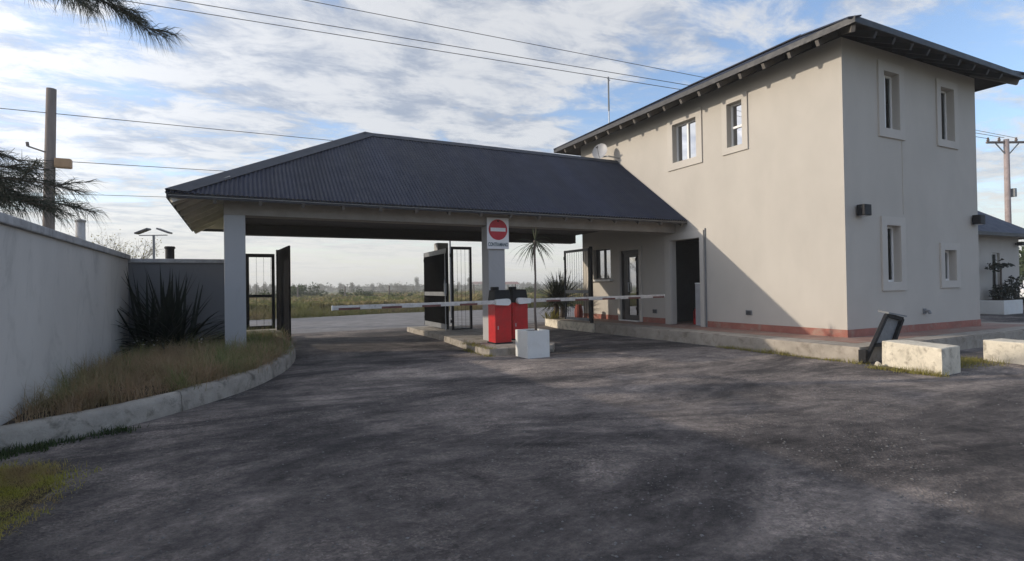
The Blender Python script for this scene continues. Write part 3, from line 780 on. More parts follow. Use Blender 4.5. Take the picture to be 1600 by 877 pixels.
def in_poly(x, y, poly):
    c = False; n = len(poly)
    for i in range(n):
        x1, y1 = poly[i]; x2, y2 = poly[(i + 1) % n]
        if (y1 > y) != (y2 > y) and x < (x2 - x1) * (y - y1) / (y2 - y1) + x1: c = not c
    return c
pts = []
while len(pts) < 1900:
    x, y = random.uniform(-2, 1.1), random.uniform(6.0, 14.5)
    if in_poly(x, y, poly) and not (x < -.3 and y > 12.6):
        d = noise.noise(Vector((x * 1.3, y * 1.3, 0)))
        if random.random() < 0.5 + d * 1.9 and (x > -1.75 or random.random() < .5): pts.append((x, y, 0.18))
o = blades(pts, 'bed_grass', MT['bedgrass'], .12, .44, 8, .007, 1.5); stuff(o); tag(o, 'dry tufted ornamental grass filling the kerbed planting bed', 'grass')
# arching fountain-grass tussocks standing out of the lower grass
m = MB(); m_tan = m; m_green = MB(); cnt = 0
while cnt < 190:
    x, y = random.uniform(-1.8, 1.0), random.uniform(6.6, 14.0)
    if not in_poly(x, y, poly) or (x < -.3 and y > 12.5): continue
    if random.random() > .45 + noise.noise(Vector((x * .9, y * .9, 7))) * 1.3: continue
    green = random.random() < max(.08, min(.92, .5 + (x - .1) * .55 + (y - 9.6) * .10)); m = m_green if green else m_tan
    if y < 7.6 and random.random() < .6: continue
    cnt += 1; hh_ = random.uniform(.26, .50) * (1.2 if green else 1)
    for _ in range(70):
        az = random.uniform(0, 6.283); el = rad(random.uniform(38, 88)); d = Vector((math.cos(az) * math.cos(el), math.sin(az) * math.cos(el), math.sin(el)))
        p = Vector((x + random.gauss(0, .05), y + random.gauss(0, .05), .18)); sd = Vector((-math.sin(az), math.cos(az), 0)) * .0028; L = hh_ * random.uniform(.6, 1.2); prev = None
        for q in range(5):
            w = 1 - q / 4 * .85; cur = (p + sd * w, p - sd * w)
            if prev: m.quad(prev[0], prev[1], cur[1], cur[0])
            prev = cur; p = p + d * L / 4; d = (d + Vector((math.cos(az) * .12, math.sin(az) * .12, -.26))).normalized()
o = m_tan.build('fountain_grass', MT['bedgrass']); stuff(o); tag(o, 'feathery tan arching tussocks in the middle of the planting bed', 'grass')
o = m_green.build('fountain_grass', MT['bedgreen']); stuff(o); tag(o, 'green arching tussocks at the gate end of the planting bed', 'grass')
# lawn patch at the lower left
lp = [(-2.0, 5.85), (-1.6, 5.75), (-1.36, 5.45), (-1.20, 5.0), (-1.30, 4.5), (-1.42, 3.9), (-1.5, 3.0), (-2.0, 2.6)]
m = MB(); m.v = [(x, y, .008) for x, y in lp]; m.f = [tuple(range(len(lp)))]
struct(m.build('verge', MT['soil']))
pts = []
while len(pts) < 3200:
    x, y = random.uniform(-2, -.7), random.uniform(2.6, 6.0)
    if in_poly(x + random.gauss(0, .10), y + random.gauss(0, .12), lp) and noise.noise(Vector((x * 5, y * 5, 1))) > random.uniform(-.7, .2): pts.append((x, y, 0.0))
o = blades(pts, 'lawn_grass', MT['lawn'], .015, .055, 9, .006, 1.6, 2); stuff(o); tag(o, 'short yellow green grass patch at the foot of the long wall', 'grass')

# ------------------------------------------------------------------ spiky plants
def strap_leaf(m, base, az, el, L, wid, droop, segs=7):
    """arching strap leaf with a V fold"""
    d = Vector((math.cos(az) * math.cos(el), math.sin(az) * math.cos(el), math.sin(el)))
    side = Vector((-math.sin(az), math.cos(az), 0)); p = Vector(base); prev = None
    for s in range(segs + 1):
        t = s / segs; w = wid * (0.55 + 1.5 * t * (1 - t)) * (1 - t ** 3) + 0.001
        up = side.cross(d).normalized()
        cur = (p + side * w / 2 + up * w * .18, p.copy(), p - side * w / 2 + up * w * .18)
        if prev:
            m.quad(prev[0], prev[1], cur[1], cur[0]); m.quad(prev[1], prev[2], cur[2], cur[1])
        prev = cur
        p = p + d * (L / segs); d = (d + Vector((0, 0, -droop / segs))).normalized()
def rosette(m, c, n, L, wid, elr, droop, spread=.06):
    for i in range(n):
        az = random.uniform(0, 6.283); el = rad(random.uniform(*elr)); l = L * random.uniform(.7, 1.1)
        strap_leaf(m, (c[0] + random.gauss(0, spread), c[1] + random.gauss(0, spread), c[2]), az, el, l, wid * random.uniform(.8, 1.15), droop * random.uniform(.3, 1.3) * math.cos(el))
ph = thing('flax_plant', (-1.25, 12.85, .19), 'large dark spiky flax in the corner of the planting bed', 'plant')
m = MB()
for c in ((-1.3, 12.85, .2), (-1.0, 12.75, .2), (-1.55, 12.9, .2), (-1.2, 13.0, .3)): rosette(m, c, 40, 1.70, .075, (5, 86), 1.0)
m.build('leaf_cluster', MT['phormium'], ph)
m = MB(); m.tube([(-1.25, 12.85, .1), (-1.2, 12.85, .5)], .10, 8); m.build('stem', MT['bark'], ph)
# little white flowers beneath it
m = MB()
for _ in range(22):
    x, y, z = random.uniform(-1.7, -.5), random.uniform(11.5, 12.3), random.uniform(.3, .55)
    for k in range(5):
        a = k * 1.257; m.tri((x, y, z), (x + .022 * math.cos(a), y + .022 * math.sin(a), z + .008), (x + .022 * math.cos(a + .9), y + .022 * math.sin(a + .9), z + .008))
o = m.build('white_flowers', MT['white']); stuff(o); tag(o, 'tiny white flowers scattered under the dark flax', 'flowers')

# square pot with a young palm-like plant
pot = thing('square_planter', (5.33, 9.68, 0), 'white square planter pot standing in front of the red barrier cabinets', 'planter')
m = MB()
x0, x1, y0, y1, H, t = 5.08, 5.58, 9.42, 9.94, .54, .045
m.box(x0 + t, x1 - t, y0 + t, y1 - t, 0.0, .05)
for (a, b_, c, d) in ((x0, x1, y0, y0 + t), (x0, x1, y1 - t, y1), (x0, x0 + t, y0 + t, y1 - t), (x1 - t, x1, y0 + t, y1 - t)): m.box(a, b_, c, d, 0.0, H)
m.build('pot', MT['potwhite'], pot)
MB().box(x0 + t, x1 - t, y0 + t, y1 - t, H - .079, H - .03).build('soil', MT['soil'], pot)
dp = thing('potted_palm', (5.45, 9.75, H - .03), 'slender palm-like plant with drooping leaves growing from the white square pot', 'plant')
m = MB(); m.tube([(5.46, 9.75, H - .03), (5.44, 9.75, 1.0), (5.47, 9.76, 1.6), (5.46, 9.76, 2.12), (5.47, 9.76, 2.36)], [.028, .024, .021, .022, .03], 8); m.build('trunk', MT['pole'], dp, smooth=True)
m = MB()
for i in range(46):
    az = random.uniform(0, 6.283); el = rad(random.choice((random.uniform(-25, 30), random.uniform(-60, 10))))
    strap_leaf(m, (5.465, 9.76, 2.33 + random.uniform(-.08, .05)), az, el, random.uniform(.48, .70), .025, 1.25)
for i in range(6): strap_leaf(m, (5.47, 9.76, 2.36), random.uniform(0, 6.28), rad(random.uniform(60, 86)), random.uniform(.2, .34), .024, .05)
m.build('leaf_crown', MT['dracaena'], dp)

# yuccas at the far end of the walkway
for (x, y, L, n, lab) in ((10.15, 16.65, 0.95, 170, 'dark spiky yucca at the far end of the walkway behind the gate'), (10.6, 16.95, 1.15, 130, 'taller spiky yucca seen through the black gate frame')):
    yt = thing('yucca_plant', (x, y, .27), lab, 'plant')
    m = MB(); rosette(m, (x, y, .95), n, L, .055, (-35, 85), .25, .05); m.build('leaf_cluster', MT['yucca'], yt)
    m = MB(); m.tube([(x, y, .2), (x + .03, y, .5), (x, y, .8)], [.12, .10, .09], 8); m.build('trunk', MT['bark'], yt)
wd = thing('low_shrub', (9.95, 16.4, .27), 'low yellowish shrub at the whitewashed end of the walkway', 'plant')
m = MB(); rosette(m, (9.95, 16.5, .27), 90, .38, .03, (10, 80), .6, .12); m.build('leaf_cluster', MT['weed'], wd)
# painted kerb facing at the walkway end
kf = [(9.59, 13.55), (9.59, 15.6), (9.94, 17.02), (10.33, 17.50)]
m = MB()
for a, b_ in zip(kf, kf[1:]):
    m.hexa([(a[0] - .03, a[1], -.03), (b_[0] - .03, b_[1], -.03), (b_[0] + .02, b_[1], -.03), (a[0] + .02, a[1], -.03), (a[0] - .03, a[1], .262), (b_[0] - .03, b_[1], .262), (b_[0] + .02, b_[1], .262), (a[0] + .02, a[1], .262)])
struct(m.build('kerb_facing', MT['block']))
rp = thing('clay_jar', (10.35, 15.5, .27), 'terracotta jar beside the gatehouse gate', 'jar')
MB().lathe([(.09, 0), (.14, .10), (.15, .26), (.12, .42), (.09, .48), (.105, .51), (.075, .51), (.07, .4)], (10.35, 15.5, .27)).build('jar_body', MT['terracotta'], rp, smooth=True)

# ------------------------------------------------------------------ traffic island and gates
isl = [(4.98, 17.6), (4.93, 16.4), (4.93, 14.5), (4.72, 12.2), (4.56, 10.5), (4.62, 10.22), (4.80, 10.12), (6.1, 10.12), (6.35, 10.5), (6.55, 12.2), (6.60, 17.6)]
o = MB().prism(isl, -.05, .15).build('traffic_island', MT['kerb'], None, 0.02); rough_edges(o, 0.012, 5, 3, 3.0); struct(o)

def mesh_infill(m, u0_, u1_, z0, z1, P, step=.032, r=.0035):
    u = u0_ + step
    while u < u1_:
        a, b_ = P(u, z0), P(u, z1); m.bar(a, b_, r * 2, r * 2); u += step
def gate_leaf(name, loc, label, width, z0, z1, ang, rails, infill_step, group=None, infill_mat='blackmetal', rail_mat='blackmetal', dense=False, st=.05):
    """leaf in local X from 0..width turned by ang about its hinge"""
    g_ = thing(name, (0, 0, 0), label, 'gate', group)
    m = MB()
    m.box(0, st, -.02, .02, z0, z1); m.box(width - st, width, -.02, .02, z0, z1)
    build_split(m, 'stile', MT['meshdark' if dense else 'blackmetal'], g_)
    m = MB()
    for za, zb in rails: m.box(st, width - st, -.022, .022, za, zb)
    build_split(m, 'rail', MT[rail_mat], g_)
    m = MB(); zs = [r_ for r_ in rails]
    for (a, b_), (c, d) in zip(zs, zs[1:]):
        mesh_infill(m, st, width - st, b_, c, lambda u, z: (u, 0, z), infill_step)
        if dense:
            z = b_ + infill_step
            while z < c: m.bar((st, 0, z), (width - st, 0, z), .006, .006); z += infill_step
    m.build('bars', MT[infill_mat], g_)
    m = MB()
    for z in (z0 + .25, z1 - .25):
        m = MB(); m.tube([(-.03, 0, z - .05), (-.03, 0, z + .05)], .02, 8); m.bar((-.03, 0, z), (.01, 0, z), .02, .03); m.build('hinge', MT['blackmetal'], g_)
    g_.location = loc; g_.rotation_euler = (0, 0, ang)
    return g_
# pedestrian gate
gate_leaf('pedestrian_gate', (.22, 17.3, 0), 'narrow black framed wire gate next to the left gate pillar', .76, .30, 2.48, 0, [(.30, .40), (1.22, 1.30), (2.38, 2.48)], .19, st=.085)
# left drive leaf, open towards the viewer
lf = gate_leaf('drive_gate', (1.06, 17.3, 0), 'black sheeted gate leaf swung open at the end of the planting bed', 2.05, .10, 2.58, math.atan2(-2.0, .16), [(.10, .20), (1.2, 1.3), (2.48, 2.58)], .03, rail_mat='meshdark', infill_mat='meshdark', dense=True)
m = MB(); m.box(1.06 + .05, 1.06 + 2.0, 17.3 - .006, 17.3 + .006, .2, 2.48)
o = MB().box(.05, 2.0, -.012, .012, .2, 2.48).build('sheet', MT['meshdark']); o.parent = lf
MB().box(1.02, 1.10, 17.26, 17.34, .0, 2.6).build('gate_post', MT['blackmetal'], None, origin=(1.06, 17.3, 0)); tag(bpy.data.objects['gate_post'], 'square black gate post between the narrow gate and the open leaf', 'post')
# leaf in the middle, in front of the rear pillar, with grey rails
mf = gate_leaf('drive_gate', (5.48, 17.2, 0), 'dark mesh gate leaf with grey rails folded open on the traffic island', 2.4, .22, 2.56, math.atan2(-2.4, -.08), [(.22, .36), (1.18, 1.30), (2.42, 2.56)], .03, infill_mat='meshdark', rail_mat='greymetal', dense=True)
for k, (a_, b_) in enumerate(((.37, 1.17), (1.31, 2.41))):
    o = MB().box(.06, 2.34, .008, .014, a_, b_).build('shade_backing', MT['meshdark']); o.parent = mf  # dark sheet added for the pillar's shade seen through the mesh
m = MB(); m.tube([(2.33, -.05, .16), (2.33, -.05, 2.45)], .014, 8); m.box(2.27, 2.36, -.07, -.02, 1.25, 1.55); m.tube([(2.33, -.05, 1.7), (2.40, -.09, 1.62), (2.40, -.09, 1.25)], .012, 8)
o = m.build('drop_bolt', MT['steel']); o.parent = mf
# open frame beside it
gate_leaf('side_gate', (5.50, 14.75, 0), 'slim black frame gate with thin bars beside the folded mesh leaf', .62, .20, 2.60, rad(-2), [(.20, .24), (2.52, 2.60)], .12, st=.06)
# gate at the walkway
gate_leaf('walkway_gate', (9.72, 15.35, 0), 'black barred gate with a grey middle rail standing on the walkway kerb', 1.45, .32, 2.58, rad(-90), [(.32, .40), (1.18, 1.28), (2.5, 2.58)], .13, rail_mat='greymetal', st=.07)
o = MB().box(9.68, 9.76, 13.80, 13.88, .24, 2.62).build('gate_post', MT['blackmetal'], None, origin=(9.72, 13.84, .27)); tag(o, 'black gate post on the walkway edge before the gatehouse window', 'post')

# ------------------------------------------------------------------ barriers
def barrier(name, x, y, w, d, direction, length, label, tilt=0.0):
    b_ = thing(name, (x, y, .15), label, 'barrier', 'red car park barriers')
    z = .15
    MB().box(x - w / 2, x + w / 2, y, y + d, z, z + .89).build('cabinet', MT['red'], b_, 0.012)
    MB().box(x - w / 2 + .03, x + w / 2 - .03, y - .006, y - .0005, z + .08, z + .78).build('service_door', MT['red'], b_, 0.002)
    MB().box(x - w / 2 + .055, x - w / 2 + .075, y - .012, y - .006, z + .32, z + .40).build('lock', MT['steel'], b_)
    m_ = MB(); m_.hexa([(x - w / 2 - .012, y - .012, z + .891), (x + w / 2 + .012, y - .012, z + .891), (x + w / 2 + .012, y + d + .012, z + .891), (x - w / 2 - .012, y + d + .012, z + .891), (x - w / 2 + .02, y + .03, z + 1.20), (x + w / 2 - .02, y + .03, z + 1.20), (x + w / 2 - .02, y + d - .03, z + 1.20), (x - w / 2 + .02, y + d - .03, z + 1.20)])
    m_.build('hood', MT['blackplastic'], b_, 0.015)
    MB().box(x - w / 2 - .02, x - w / 2 + .13, y + .05, y + .2, z + 1.2, z + 1.27).build('beacon', MT['blackplastic'], b_, 0.015)
    MB().box(x - w / 2 - .02, x + w / 2 + .02, y - .02, y + d + .02, z - .001, z + .03).build('base_plate', MT['blackmetal'], b_)
    # pivot clamp with rounded nose and arm
    zc = 1.08; px = x + direction * .06
    m_ = MB(); n = 12
    ring = [(px - direction * .12 + .075 * math.cos(math.pi / 2 + direction * math.pi * k / n), zc + .075 * math.sin(math.pi / 2 + direction * math.pi * k / n)) for k in range(n + 1)]
    ring += [(px + direction * .16, zc - .06), (px + direction * .16, zc + .06)]
    i = 0
    m_.v = [(a, y - .125, c) for a, c in ring] + [(a, y - .02, c) for a, c in ring]; N = len(ring)
    m_.f = [tuple(range(N)), tuple(range(2 * N - 1, N - 1, -1))] + [(k, (k + 1) % N, N + (k + 1) % N, N + k) for k in range(N)]
    m_.build('pivot_clamp', MT['white'], b_)
    p0 = Vector((px + direction * .12, y - .07, zc)); p1 = Vector((px + direction * length, y - .07, zc + tilt))
    arm = MB().bar(p0, p1, .045, .088).build('boom_arm', MT['boom'], b_, 0.012)
    st_ = MB(); L = (p1 - p0); k = 0.5
    while k < length - .4:
        a, c = p0 + L * (k / length), p0 + L * ((k + .42) / length)
        st_.bar(a + Vector((0, -.0245, -.022)), c + Vector((0, -.0245, -.022)), .004, .042); k += .86
    build_split(st_, 'stripe', MT['stripe'], arm)
    MB().bar(p1 - L.normalized() * .004, p1 + L.normalized() * .03, .055, .098).build('end_cap', MT['white'], arm, 0.012)
    return b_
barrier('boom_barrier', 5.30, 10.95, .40, .38, -1, 3.60, 'red barrier cabinet with black hood whose white boom points left over the drive', -.02)
barrier('boom_barrier', 6.05, 11.55, .40, .38, 1, 4.35, 'red barrier cabinet behind the palm whose white boom points right to the gatehouse', .02)

# ------------------------------------------------------------------ in the wall opening
fe = thing('fire_extinguisher', (11.6, 11.42, .27), 'red fire extinguisher standing in the dark wall opening', 'extinguisher')
MB().lathe([(.075, 0), (.08, .02), (.08, .36), (.06, .42), (.03, .45), (.03, .48)], (11.6, 11.42, .275)).build('cylinder', MT['red'], fe, smooth=True)
m = MB(); m.box(11.57, 11.66, 11.40, 11.44, .755, .79); m.tube([(11.6, 11.42, .74), (11.5, 11.40, .72), (11.5, 11.40, .45)], .012, 6); m.build('valve', MT['blackplastic'], fe)
cb = thing('white_cabinet', (11.55, 11.0, .27), 'waist high white cabinet against the right side of the wall opening', 'cabinet')
MB().box(11.31, 11.95, 10.80, 11.16, .275, 1.42).build('cabinet_body', MT['dish'], cb, 0.008)
MB().box(11.305, 11.96, 10.795, 11.17, 1.421, 1.45).build('cabinet_top', MT['white'], cb, 0.005)

# ------------------------------------------------------------------ blocks and leaning frame on the right
def block(p, h, label, seed):
    c = [Vector((*q, 0)) for q in p]
    m_ = MB().prism(p, -.05, h); o_ = m_.build('concrete_block', MT['block'], None, 0.018, origin=(sum(q[0] for q in p) / 4, sum(q[1] for q in p) / 4, 0))
    rough_edges(o_, 0.007, 5, seed, 5)
    return tag(o_, label, 'block', 'limewashed concrete blocks')
block([(9.28, 4.33), (9.90, 4.37), (10.22, 5.35), (9.73, 5.42)], .41, 'chipped cream concrete block with stained end beside the leaning frame', 1)
block([(11.45, 3.3), (12.05, 3.35), (12.25, 4.78), (11.68, 4.82)], .36, 'cream concrete block at the right edge past the weedy gap', 5)
ld = thing('leaning_sign_frame', (9.72, 5.6, 0), 'black tilted metal frame with grey sheet leaning behind the cream block', 'frame')
A, B_, C_, D_ = Vector((9.58, 5.62, .02)), Vector((10.26, 5.62, .82)), Vector((10.74, 5.62, .73)), Vector((10.28, 5.62, .06))
m = MB()
for a, b_ in ((A, B_), (B_, C_), (C_, D_), (A + (B_ - A) * .36, D_ + (C_ - D_) * .36)): m.bar(a, b_, .055, .06)
m.build('frame', MT['blackmetal'], ld)
m = MB(); lo, lo2 = A + (B_ - A) * .38, D_ + (C_ - D_) * .38; off = Vector((.01, .03, 0)); m.hexa([lo + off, lo2 + off, lo2 + off * 2, lo + off * 2, B_ + off, C_ + off, C_ + off * 2, B_ + off * 2]); m.build('sheet', MT['lidgrey'], ld)
m = MB(); m.hexa([B_ + Vector((-.02, -.05, .02)), C_ + Vector((.06, -.05, .03)), C_ + Vector((.10, .16, .06)), B_ + Vector((.03, .16, .05)), B_ + Vector((-.02, -.05, .05)), C_ + Vector((.06, -.05, .06)), C_ + Vector((.10, .16, .09)), B_ + Vector((.03, .16, .08))]); m.build('hood', MT['lidgrey'], ld)
o = MB().box(9.58, 9.66, 5.60, 5.72, 0, .24).build('post_stub', MT['blackmetal'], None, origin=(9.55, 5.6, 0)); tag(o, 'dark metal stub at the corner of the walkway under the leaning frame', 'post')
bm_o = MB().lathe([(.04, 0), (.06, .02), (.05, .055), (.02, .07)], (9.55, 5.38, 0), 9).build('white_stone', MT['block'], None, origin=(9.55, 5.38, 0)); rough_edges(bm_o, .02, 1, 2, 9); tag(bm_o, 'small white stone at the foot of the leaning frame', 'stone')
# weeds along the kerbs
wp = []
for _ in range(260):
    t = random.random(); wp.append((9.58 + random.gauss(0, .05), 5.6 + t * 3.2, 0))
for _ in range(140):
    t = random.random(); wp.append((9.25 + .02 * t + random.gauss(0, .04), 4.3 + t * 1.1, 0))
for _ in range(500): wp.append((random.uniform(10.35, 11.6), random.gauss(5.0, .28), 0))
for _ in range(160): wp.append((4.6 + random.gauss(0, .05), random.uniform(10.1, 11.5), random.choice((0, .15))))
o = blades(wp, 'kerb_weeds', MT['weed'], .02, .10, 6, .008, 1.2, 2); stuff(o); tag(o, 'yellow weeds along the kerbs and between the blocks', 'weeds')

wp = [(-1.95 + .9 * t + random.gauss(0, .06), 6.30 + .62 * t - abs(random.gauss(.03, .08)), 0) for t in [random.random() ** 1.4 for _ in range(260)] if noise.noise(Vector((t * 9, 3, 1))) > -.05]
o = blades(wp, 'dark_weeds', MT['bush'], .02, .11, 5, .012, 1.2, 2); stuff(o); tag(o, 'dark green weeds against the kerb above the lawn patch', 'weeds')

# ------------------------------------------------------------------ things on the house: dish, antenna
ds = thing('satellite_dish', (11.14, 14.30, 5.60), 'small grey satellite dish on a wall arm above the canopy ridge', 'dish')
m = MB(); m.tube([(11.13, 14.15, 5.55), (10.75, 14.25, 5.60), (10.70, 14.5, 5.62)], .022, 8); m.build('arm', MT['steel'], ds)
m = MB(); n, rr = 20, 6; cen = Vector((10.68, 14.55, 5.78)); ax = Vector((-.80, -.50, .33)).normalized(); u_ = ax.cross(Vector((0, 0, 1))).normalized(); v_ = u_.cross(ax)
for i in range(rr + 1):
    r = .26 * i / rr
    for j in range(n):
        t = 2 * math.pi * j / n; m.v.append(tuple(cen + u_ * r * math.cos(t) + v_ * r * math.sin(t) * 1.1 + ax * (r * r * 1.2)))
for i in range(rr):
    for j in range(n): m.f.append((i * n + j, i * n + (j + 1) % n, (i + 1) * n + (j + 1) % n, (i + 1) * n + j))
m.build('reflector', MT['dish'], ds, smooth=True)
m = MB(); m.tube([tuple(cen - v_ * .26), tuple(cen + ax * .33)], .010, 6); m.bar(cen + ax * .30, cen + ax * .38, .05, .05); m.build('feed_horn', MT['greymetal'], ds)
an = thing('antenna_mast', (13.0, 17.0, 6.4), 'thin antenna mast rising behind the house eave', 'antenna')
m = MB(); m.tube([(12.6, 16.6, 6.3), (12.6, 16.6, 9.3)], .022, 6); m.build('mast', MT['steel'], an)
m = MB(); m.bar((12.45, 16.5, 9.22), (12.75, 16.7, 9.22), .02, .02); m.tube([(12.6, 16.6, 8.0), (12.6, 16.6, 9.3)], .03, 6); m.build('aerial', MT['greymetal'], an)

# ------------------------------------------------------------------ utility poles, wires
up = thing('utility_pole', (-6.1, 25.4, 0), 'tall bare wooden utility pole rising behind the long wall', 'pole')
m = MB(); m.tube([(-6.24, 25.5, -.2), (-6.15, 25.45, 4.5), (-6.04, 25.37, 8.95)], [.20, .18, .155], 12); m.build('shaft', MT['pole'], up, smooth=True)
m = MB(); m.box(-5.95, -5.45, 25.2, 25.5, 6.05, 6.40); m.build('lamp_box', MT['ochre'], up, 0.05); m = MB(); m.bar((-6.7, 25.3, 6.75), (-6.1, 25.3, 6.55), .05, .05); m.tube([(-6.7, 25.3, 6.75), (-6.72, 25.3, 6.9)], .05, 8); m.build('insulator_arm', MT['ceramic'], up)
sp_ = thing('concrete_post', (-7.7, 37.5, 0), 'short pale concrete post seen over the wall right of the tall pole', 'post')
m = MB(); m.tube([(-7.7, 37.5, -.2), (-7.7, 37.5, 5.35)], [.26, .22], 10); m.build('shaft', MT['concpole'], sp_, smooth=True)
m = MB(); m.lathe([(.24, 0), (.27, .03), (.27, .10), (.1, .16)], (-7.7, 37.5, 5.35), 10); m.build('cap', MT['concpole'], sp_)
rpn = thing('utility_pole', (41.7, 15.8, 0), 'distant utility pole with a crossarm above the grey roofed house', 'pole')
m = MB(); m.tube([(41.7, 15.8, -.2), (41.72, 15.8, 9.9)], [.18, .14], 10); m.build('shaft', MT['polefar'], rpn, smooth=True)
m = MB(); m.bar((40.6, 16.33, 9.72), (43.0, 15.2, 9.72), .10, .12); m.build('crossarm', MT['pole'], rpn)
m = MB(); m.bar((41.1, 16.08, 9.66), (41.68, 15.78, 8.9), .05, .05); m.bar((42.4, 15.46, 9.66), (41.74, 15.76, 8.9), .05, .05); m.build('brace', MT['greymetal'], rpn)
for t in (0.04, .3, .7, .96):
    m = MB(); p = Vector((40.6, 16.33, 9.78)).lerp(Vector((43.0, 15.2, 9.78)), t); m.lathe([(.05, 0), (.09, .08), (.05, .14), (.07, .2), (.02, .25)], tuple(p), 8); m.build('insulator', MT['ceramic'], rpn)
m = MB(); m.box(41.85, 42.1, 15.5, 15.8, 6.4, 6.9); m.build('junction_box', MT['greymetal'], rpn)
m = MB(); m.tube([(8.9, 24, 0), (8.9, 24, 4.6)], .045, 8); m.tube([(8.9, 24, 4.6), (9.0, 24, 4.9)], .05, 8)
o = m.build('slim_pole', MT['greymetal'], None, origin=(9.28, 24, 0)); tag(o, 'slim grey pole across the road behind the middle gates', 'pole'); o.location = (9.28 , 24, 0)
m = MB(); m.tube([(10.68, 24, 0), (10.68, 24, 4.9)], .045, 8); m.lathe([(.05, 0), (.07, .03), (.02, .08)], (10.68, 24, 4.9), 8)
o = m.build('slim_pole', MT['steel'], None, origin=(10.68, 24, 0)); tag(o, 'slim pale pole seen just left of the no entry sign pillar', 'pole')
def wire(a, b_, label, r=.012, ext0=0, ext1=0, sag=.0):
    a, b_ = Vector(a), Vector(b_); d = b_ - a; p = a - d * ext0; q = b_ + d * ext1
    pts_ = [p.lerp(q, i / 16) + Vector((0, 0, -sag * 4 * (i / 16) * (1 - i / 16))) for i in range(17)]
    m_ = MB().tube(pts_, r, 5); o_ = m_.build('power_line', MT['wire'], None, origin=tuple(p)); tag(o_, label, 'wire', 'overhead wires')
wire((-3.73, 26.38, 13.17), (40.75, 16.27, 9.95), 'lowest of three overhead wires running down to the house roof', .016, .5)
wire((-3.04, 26.03, 13.40), (41.6, 15.85, 10.0), 'middle of three overhead wires crossing the top of the picture', .016, .5)
wire((2.51, 23.23, 13.14), (42.2, 15.58, 10.0), 'highest overhead wire starting at the top middle of the picture', .014, .8)
wire((-6.05, 25.30, 8.03), (4.13, 26.95, 8.53), 'overhead wire from the upper part of the tall pole to the canopy ridge', .014, 1.2, 2.5)
wire((-5.81, 25.28, 6.29), (-.23, 26.94, 6.69), 'overhead wire leaving the ochre box on the tall pole', .013, .08, 4)
wire((-5.66, 25.22, 5.08), (-2.6, 25.91, 5.26), 'faint overhead wire low on the tall pole', .010, .15, 8)

sl_ = thing('solar_street_light', (-3.41, 29.7, 0), 'double headed solar street light behind the dark wall', 'lamp')
m = MB(); m.tube([(-3.41, 29.7, -.1), (-3.41, 29.7, 4.05)], .05, 8); m.build('shaft', MT['greymetal'], sl_)
m = MB(); m.bar((-4.0, 29.98, 4.03), (-2.85, 29.42, 4.03), .04, .04); m.build('crossbar', MT['greymetal'], sl_)
for (a, b_) in (((-4.12, 30.05, 4.12), (-3.60, 29.8, 4.33)), ((-2.72, 29.36, 4.12), (-3.22, 29.6, 4.33))):
    m = MB(); m.bar(a, b_, .30, .07); m.build('lamp_head', MT['panel'], sl_)

# bare shrub behind the wall
def branches(m, p, d, L, r, depth, spread=.6, tips=None):
    q = p + d * L
    m.tube([p, p.lerp(q, .5) + Vector((random.gauss(0, L * .05), random.gauss(0, L * .05), 0)), q], [r, r * .8, r * .6], 5, False)
    if tips is not None: tips.append(q)
    if depth == 0: return
    for _ in range(random.choice((2, 3, 3))):
        nd = (d + Vector((random.gauss(0, spread), random.gauss(0, spread), random.gauss(.1, spread * .6)))).normalized()
        branches(m, p.lerp(q, random.uniform(.55, 1)), nd, L * random.uniform(.6, .8), r * .55, depth - 1, spread, tips)
def leaf_cloud(m, centres, rad_, n, size, flat=1.0):
    for _ in range(n):
        c = random.choice(centres)
        v = Vector((random.gauss(0, 1), random.gauss(0, 1), random.gauss(0, 1) * flat)); v = v.normalized() * (random.random() ** .45) * rad_ * (c[3] if len(c) > 3 else 1)
        p = Vector(c[:3]) + v
        a = Vector((random.gauss(0, 1), random.gauss(0, 1), random.gauss(0, 1))).normalized(); b_ = a.orthogonal().normalized(); s = size * random.uniform(.6, 1.3)
        b_.rotate(Matrix.Rotation(random.uniform(0, 6.28), 3, a)); c_ = a.cross(b_)
        m.quad(p - b_ * s, p + c_ * s * .5, p + b_ * s, p - c_ * s * .5)
bt = thing('bare_shrub', (-5.0, 31.5, 0), 'sparse half bare shrub peeking over the wall below the wires', 'shrub')
m = MB(); tips = []
for k in range(5): branches(m, Vector((-5.0 + random.gauss(0, .3), 31.5, -.05)), Vector((random.gauss(0, .25), random.gauss(0, .2), 1)).normalized(), 1.9, .05, 4, .45, tips)
m.build('twigs', MT['twig'], bt)
m = MB(); leaf_cloud(m, [tuple(t) for t in tips if t.z > 2.5], .25, 500, .045); m.build('foliage', MT['weed'], bt)

